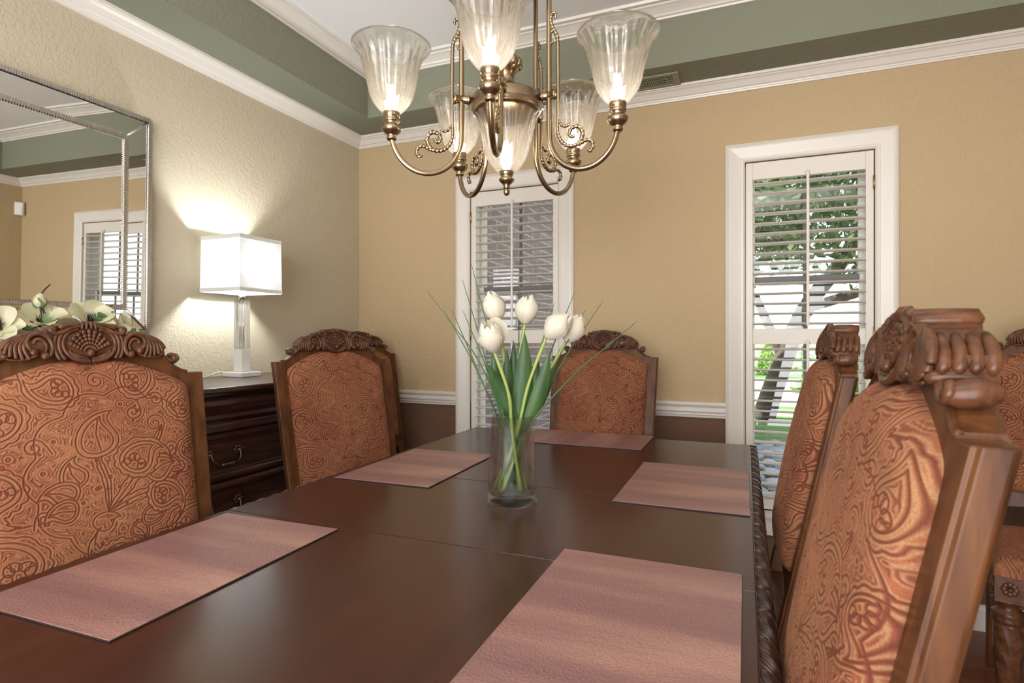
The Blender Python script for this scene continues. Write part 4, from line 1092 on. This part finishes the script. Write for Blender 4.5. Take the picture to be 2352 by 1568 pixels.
# centre bowl light
mb = MB(); mb.sphere((0, 0, .008), .0085, 12, 8, (1, 1, 1.3)); mb.lathe([(.004, .012), (.009, .018), (.008, .024), (.014, .030), (.020, .036), (.020, .041), (.013, .045), (.016, .049), (.018, .054), (.018, .062), (.014, .066)], (0, 0, 0), 28)
fn_ = mb.build('lower_finial', M['gold'], t)
mb = MB(); shade_mesh(mb, (0, 0, .058)); mb.build('glass_bowl', M['shade_glass'], t)
mb = MB(); bulb_mesh(mb, (0, 0, .075)); mb.build('bulb', M['bulb'], t)
R0, RA = .118, .294
for k in range(5):
    an = math.radians(-2 + 72 * k); ca, sa = math.cos(an), math.sin(an)
    def rp(r, z, s_=0.0): return (r * ca - s_ * sa, r * sa + s_ * ca, z_(z))
    mb = MB()
    path = [rp(R0, 2.205), rp(R0, 2.0), rp(R0, 1.80), rp(R0, 1.735)] + [rp((R0 + RA) / 2 + (RA - R0) / 2 * math.cos(PI + u * PI) if True else 0, 1.715 - .098 * math.sin(u * PI) + .0 * u) for u in np.linspace(.06, .94, 22)] + [rp(RA, 1.705)]
    mb.tube(path, .0066, 16, 0, 4, .07)
    # pin that ties the rod to the hub
    mb.tube([rp(.086, 1.812), rp(.098, 1.812), rp(.098, 1.812), rp(.102, 1.812), rp(.103, 1.812), rp(.131, 1.812), rp(.132, 1.812), rp(.136, 1.812), rp(.140, 1.812)], [.009, .009, .012, .012, .0105, .0105, .0135, .0135, .002], 14)
    arm = mb.build('arm', M['gold'], t)
    mb = MB(); c = rp(RA, 1.695); cup_mesh(mb, c); mb.build('socket_cup', M['gold'], arm)
    mb = MB(); c = rp(RA, 1.764); shade_mesh(mb, c); mb.build('glass_shade', M['shade_glass'], arm)
    mb = MB(); c = rp(RA, 1.768); bulb_mesh(mb, c); mb.build('bulb', M['bulb'], arm)
    # twisted rope scroll outside the rod
    mb = MB()
    def rope(pts, r0, n=20, tap=True):
        q = spline([rp(*p) for p in pts], n); N = len(q)
        R = [r0 * (1 - (.45 * abs(2 * j / N - 1) ** 3 if tap else 0)) for j in range(N)]
        mb.tube(q, R, 12, 330, 2, .20)
    r1 = .142
    rope([(r1 - .001, 1.735), (r1, 1.80), (r1, 1.88), (r1 - .001, 1.945), (r1 - .006, 1.965), (r1 - .016, 1.985), (r1 - .020, 2.005), (r1 - .014, 2.018), (r1 - .006, 2.012), (r1 - .008, 2.004)], .0048)
    rope([(r1 - .003, 1.955), (r1 - .012, 1.972), (r1 - .024, 1.966), (r1 - .026, 1.950), (r1 - .018, 1.942), (r1 - .013, 1.950)], .0040)
    rope([(r1, 1.76), (r1 - .001, 1.72), (r1 + .008, 1.693), (r1 + .028, 1.678), (r1 + .052, 1.680), (r1 + .064, 1.702), (r1 + .054, 1.722), (r1 + .036, 1.720), (r1 + .030, 1.706), (r1 + .038, 1.698), (r1 + .044, 1.705)], .0050)
    rope([(r1 + .028, 1.679), (r1 + .052, 1.678), (r1 + .072, 1.686), (r1 + .086, 1.682), (r1 + .090, 1.668), (r1 + .082, 1.658), (r1 + .076, 1.666)], .0044)
    rope([(r1 + .001, 1.748), (r1 + .010, 1.732), (r1 + .022, 1.728), (r1 + .030, 1.733)], .0036)
    mb.build('rope_scroll', M['gold'], arm)

# ------------------------------------------------------------------ motion sensor in the right corner
t = thing('motion_sensor', 'small white motion sensor high in the room corner, seen in the mirror', 'sensor', (XR - .03, YB - .03, 2.17), math.radians(-45))
mb = MB(); mb.box(-.032, .032, -.03, .02, -.055, .055); mb.build('housing', M['plastic'], t, bevel=.01, seg=3)
mb = MB(); mb.box(-.022, .022, -.034, -.03, -.04, .005); mb.build('lens', M['marble'], t, bevel=.002)

# ------------------------------------------------------------------ outdoors
def structobj(o): return tag(o, kind='structure')
mb = MB(); mb.box(-30, 30, YB + .13, 45, -.12, -.05); structobj(mb.build('lawn', M['lawn']))
mb = MB(); mb.box(-12, 24, 11.5, 19, -.05, -.03); mb.box(1.75, 7, YB + .4, 9.2, -.05, -.03); structobj(mb.build('path', M['concrete']))  # near slab is an added reflector, bouncing sun onto the louver undersides
mb = MB(); mb.box(-2.4, -1.62, YB + .131, 8.5, -.1, 2.75); structobj(mb.build('brick_wall', M['brick']))
mb = MB(); mb.box(-2.6, -1.25, YB + .2, 8.8, 2.76, 2.84); mb.box(-1.28, -1.22, YB + .2, 8.8, 2.70, 2.90); structobj(mb.build('roof_eave', M['gutter']))
mb = MB(); mb.tube([(-1.58, 5.4, -.05), (-1.58, 5.4, 2.6), (-1.45, 5.4, 2.70)], .035, 12)
tag(mb.build('downspout', M['gutter']), 'grey metal downspout on the brick house outside the left window', 'downspout')
def rock_mesh(seedv):
    rnd = random.Random(seedv); mb = MB(); a, b, c = rnd.uniform(.085, .105), rnd.uniform(.068, .085), rnd.uniform(.045, .06)
    mb.sphere((0, 0, 0), 1, 14, 9, (a, b, c)); ph = [rnd.uniform(0, 6) for _ in range(3)]
    mb.v = [(x * (1 + .12 * math.sin(20 * y + ph[0])), y * (1 + .12 * math.sin(18 * x + ph[1])), z + .006 * math.sin(30 * x + ph[2])) for x, y, z in mb.v]
    return mb
protos = [rock_mesh(s_).build('river_rock', M['rock']) for s_ in range(5)]
rnd = random.Random(5); cnt = 0
for j in range(18):
    for i in range(8):
        x = -.25 + i * .232 + (j % 2) * .116 + rnd.uniform(-.008, .008); y = 3.35 + j * .222 + rnd.uniform(-.008, .008)
        p = protos[cnt % 5]; o = p if cnt < 5 else p.copy()
        if cnt >= 5: COL.objects.link(o)
        o.location = (x, y, -.012 + rnd.uniform(0, .02)); o.rotation_euler = (rnd.uniform(-.15, .15), rnd.uniform(-.15, .15), rnd.uniform(0, 6.28)); k = rnd.uniform(.9, 1.0); o.scale = (k, k, k)
        tag(o, 'grey river rock in the bed outside the right window', 'rock', 'river rocks outside the right window'); cnt += 1
def leaves(n, cen, rad, size, seedv, hollow=.3):
    r = np.random.default_rng(seedv)
    d = r.normal(size=(n, 3)); d /= np.linalg.norm(d, axis=1)[:, None]
    rr = (hollow + (1 - hollow) * r.random(n)) ** .6
    # clumps
    cl = r.normal(size=(40, 3)); cl /= np.linalg.norm(cl, axis=1)[:, None]; cl *= (.45 + .5 * r.random(40))[:, None]
    p = cl[r.integers(0, 40, n)] + d * (rr * .30)[:, None]
    p = p * np.array(rad) + np.array(cen)
    a = r.normal(size=(n, 3)); a /= np.linalg.norm(a, axis=1)[:, None]; b = np.cross(a, r.normal(size=(n, 3))); b /= np.linalg.norm(b, axis=1)[:, None]
    s_ = size * (.6 + .8 * r.random(n))[:, None]
    V = np.stack([p - a * s_, p + b * s_ * .5, p + a * s_, p - b * s_ * .5], 1).reshape(-1, 3)
    mb = MB(); mb.v = V.tolist(); mb.f = [(4 * i, 4 * i + 1, 4 * i + 2, 4 * i + 3) for i in range(n)]; mb.sm = [False] * n
    return mb
def tree(label, base, pts, r0, crowns, mat, seedv, brs=()):
    t = thing('tree', label, 'tree', base)
    mb = MB(); q = spline(pts, 6); mb.tube(q, [r0 * (1 - .6 * j / len(q)) for j in range(len(q))], 12)
    for b_ in brs:
        q = spline(b_, 6); mb.tube(q, [r0 * .5 * (1 - .7 * j / len(q)) for j in range(len(q))], 8)
    mb.build('trunk', M['bark'], t)
    for i, (c, r, n, s_) in enumerate(crowns): tag(leaves(n, c, r, s_, seedv + i).build('foliage', mat, t, fixn=False), kind='stuff')
tree('leaning dark tree outside the right window, above the river rocks', (.25, 9.6, -.05), [(0, 0, 0), (.25, 0, .8), (.6, .1, 1.7), (1.2, .2, 2.6), (1.6, .2, 3.8)], .17,
     [((1.2, .0, 3.6), (2.6, 1.6, 1.5), 4300, .085), ((-.6, .4, 3.0), (1.6, 1.2, 1.0), 1500, .075)], M['foliage'], 21, ([(.3, 0, .9), (-.1, .1, 1.9), (-.5, .2, 3.0)], [(.6, .1, 1.7), (1.6, -.3, 2.0), (2.8, -.4, 2.3)]))
tree('thin dark tree farther left outside, behind the leaning one', (-.9, 14.0, -.05), [(0, 0, 0), (.1, 0, 1.5), (.3, .1, 3.2), (.3, .2, 5)], .16, [((.4, 0, 4.6), (3.2, 1.6, 2.0), 3200, .12)], M['foliage'], 41, ([(.2, 0, 2), (1.2, 0, 3), (2.0, 0, 3.6)],))
for i, (x, y, z, r) in enumerate(((1.5, 10.6, .35, .75), (3.3, 10.3, .45, .8), (5.2, 10.8, .5, .85), (.9, 21.0, .6, 1.4))):
    mb = leaves(2600, (0, 0, 0), (r, r * .8, r * .75), .065, 70 + i); o = mb.build('shrub', M['foliage2'], fixn=False); o.location = (x, y, z)
    tag(o, ('bright green shrub behind the leaning tree trunk outside', 'bright green shrub outside, second from the leaning tree', 'bright green shrub outside, third from the leaning tree', 'bright green shrub beyond the pale paved drive outside')[i], 'shrub', 'shrubs outside the right window')

# ------------------------------------------------------------------ light
W = bpy.data.worlds.new('daylight'); S.world = W; W.use_nodes = True
nt = W.node_tree; bg = nt.nodes['Background']
sk = nt.nodes.new('ShaderNodeTexSky'); sk.sky_type = 'HOSEK_WILKIE'; sk.turbidity = 8; sk.ground_albedo = .4; sk.sun_direction = (-.70, -.25, .67)
hs = nt.nodes.new('ShaderNodeHueSaturation'); hs.inputs['Saturation'].default_value = .5
nt.links.new(sk.outputs[0], hs.inputs['Color']); nt.links.new(hs.outputs[0], bg.inputs[0]); bg.inputs[1].default_value = 7.0
def light(name, typ, loc, rot, energy, col, **kw):
    d = bpy.data.lights.new(name, typ); d.energy = energy; d.color = col
    for k, v in kw.items(): setattr(d, k, v)
    o = bpy.data.objects.new(name, d); COL.objects.link(o); o.location = loc; o.rotation_euler = rot; return o
light('sun', 'SUN', (6, -4, 9), Vector((.70, .25, -.67)).to_track_quat('-Z', 'Y').to_euler(), 9.0, (1, .95, .88), angle=.01)
light('opening_fill', 'AREA', (-.3, YF - .25, 1.15), (math.radians(90), 0, 0), 54, (.97, .98, 1), shape='RECTANGLE', size=2.3, size_y=2.0)  # soft fill lamp added behind the camera, standing in for unseen daylight
light('bounced_flash', 'AREA', (-.3, -.75, 1.75), (math.radians(165), 0, 0), 27, (1, .98, .96), shape='RECTANGLE', size=.9, size_y=.6)

# ------------------------------------------------------------------ camera
cam = bpy.data.cameras.new('camera'); co = bpy.data.objects.new('camera', cam); COL.objects.link(co)
cam.sensor_width = 36; cam.lens = 36 * 1309 / 2352; cam.clip_start = .02
cam.shift_y = -(784 - 776) / 2352
co.location = (0, 0, 1.2); co.rotation_euler = (PI / 2, 0, math.atan2(536, 1309))
cam.dof.use_dof = True; cam.dof.focus_distance = 1.7; cam.dof.aperture_fstop = 9
S.camera = co
S.view_settings.view_transform = 'Standard'; S.view_settings.look = 'None'; S.view_settings.gamma = 1; S.view_settings.use_curve_mapping = False
S.view_settings.exposure = 0.85
cy = S.cycles
cy.use_denoising = True; cy.max_bounces = 12; cy.diffuse_bounces = 5; cy.glossy_bounces = 5; cy.transmission_bounces = 12; cy.transparent_max_bounces = 24
cy.caustics_reflective = False; cy.caustics_refractive = False; cy.sample_clamp_indirect = 6; cy.blur_glossy = .5
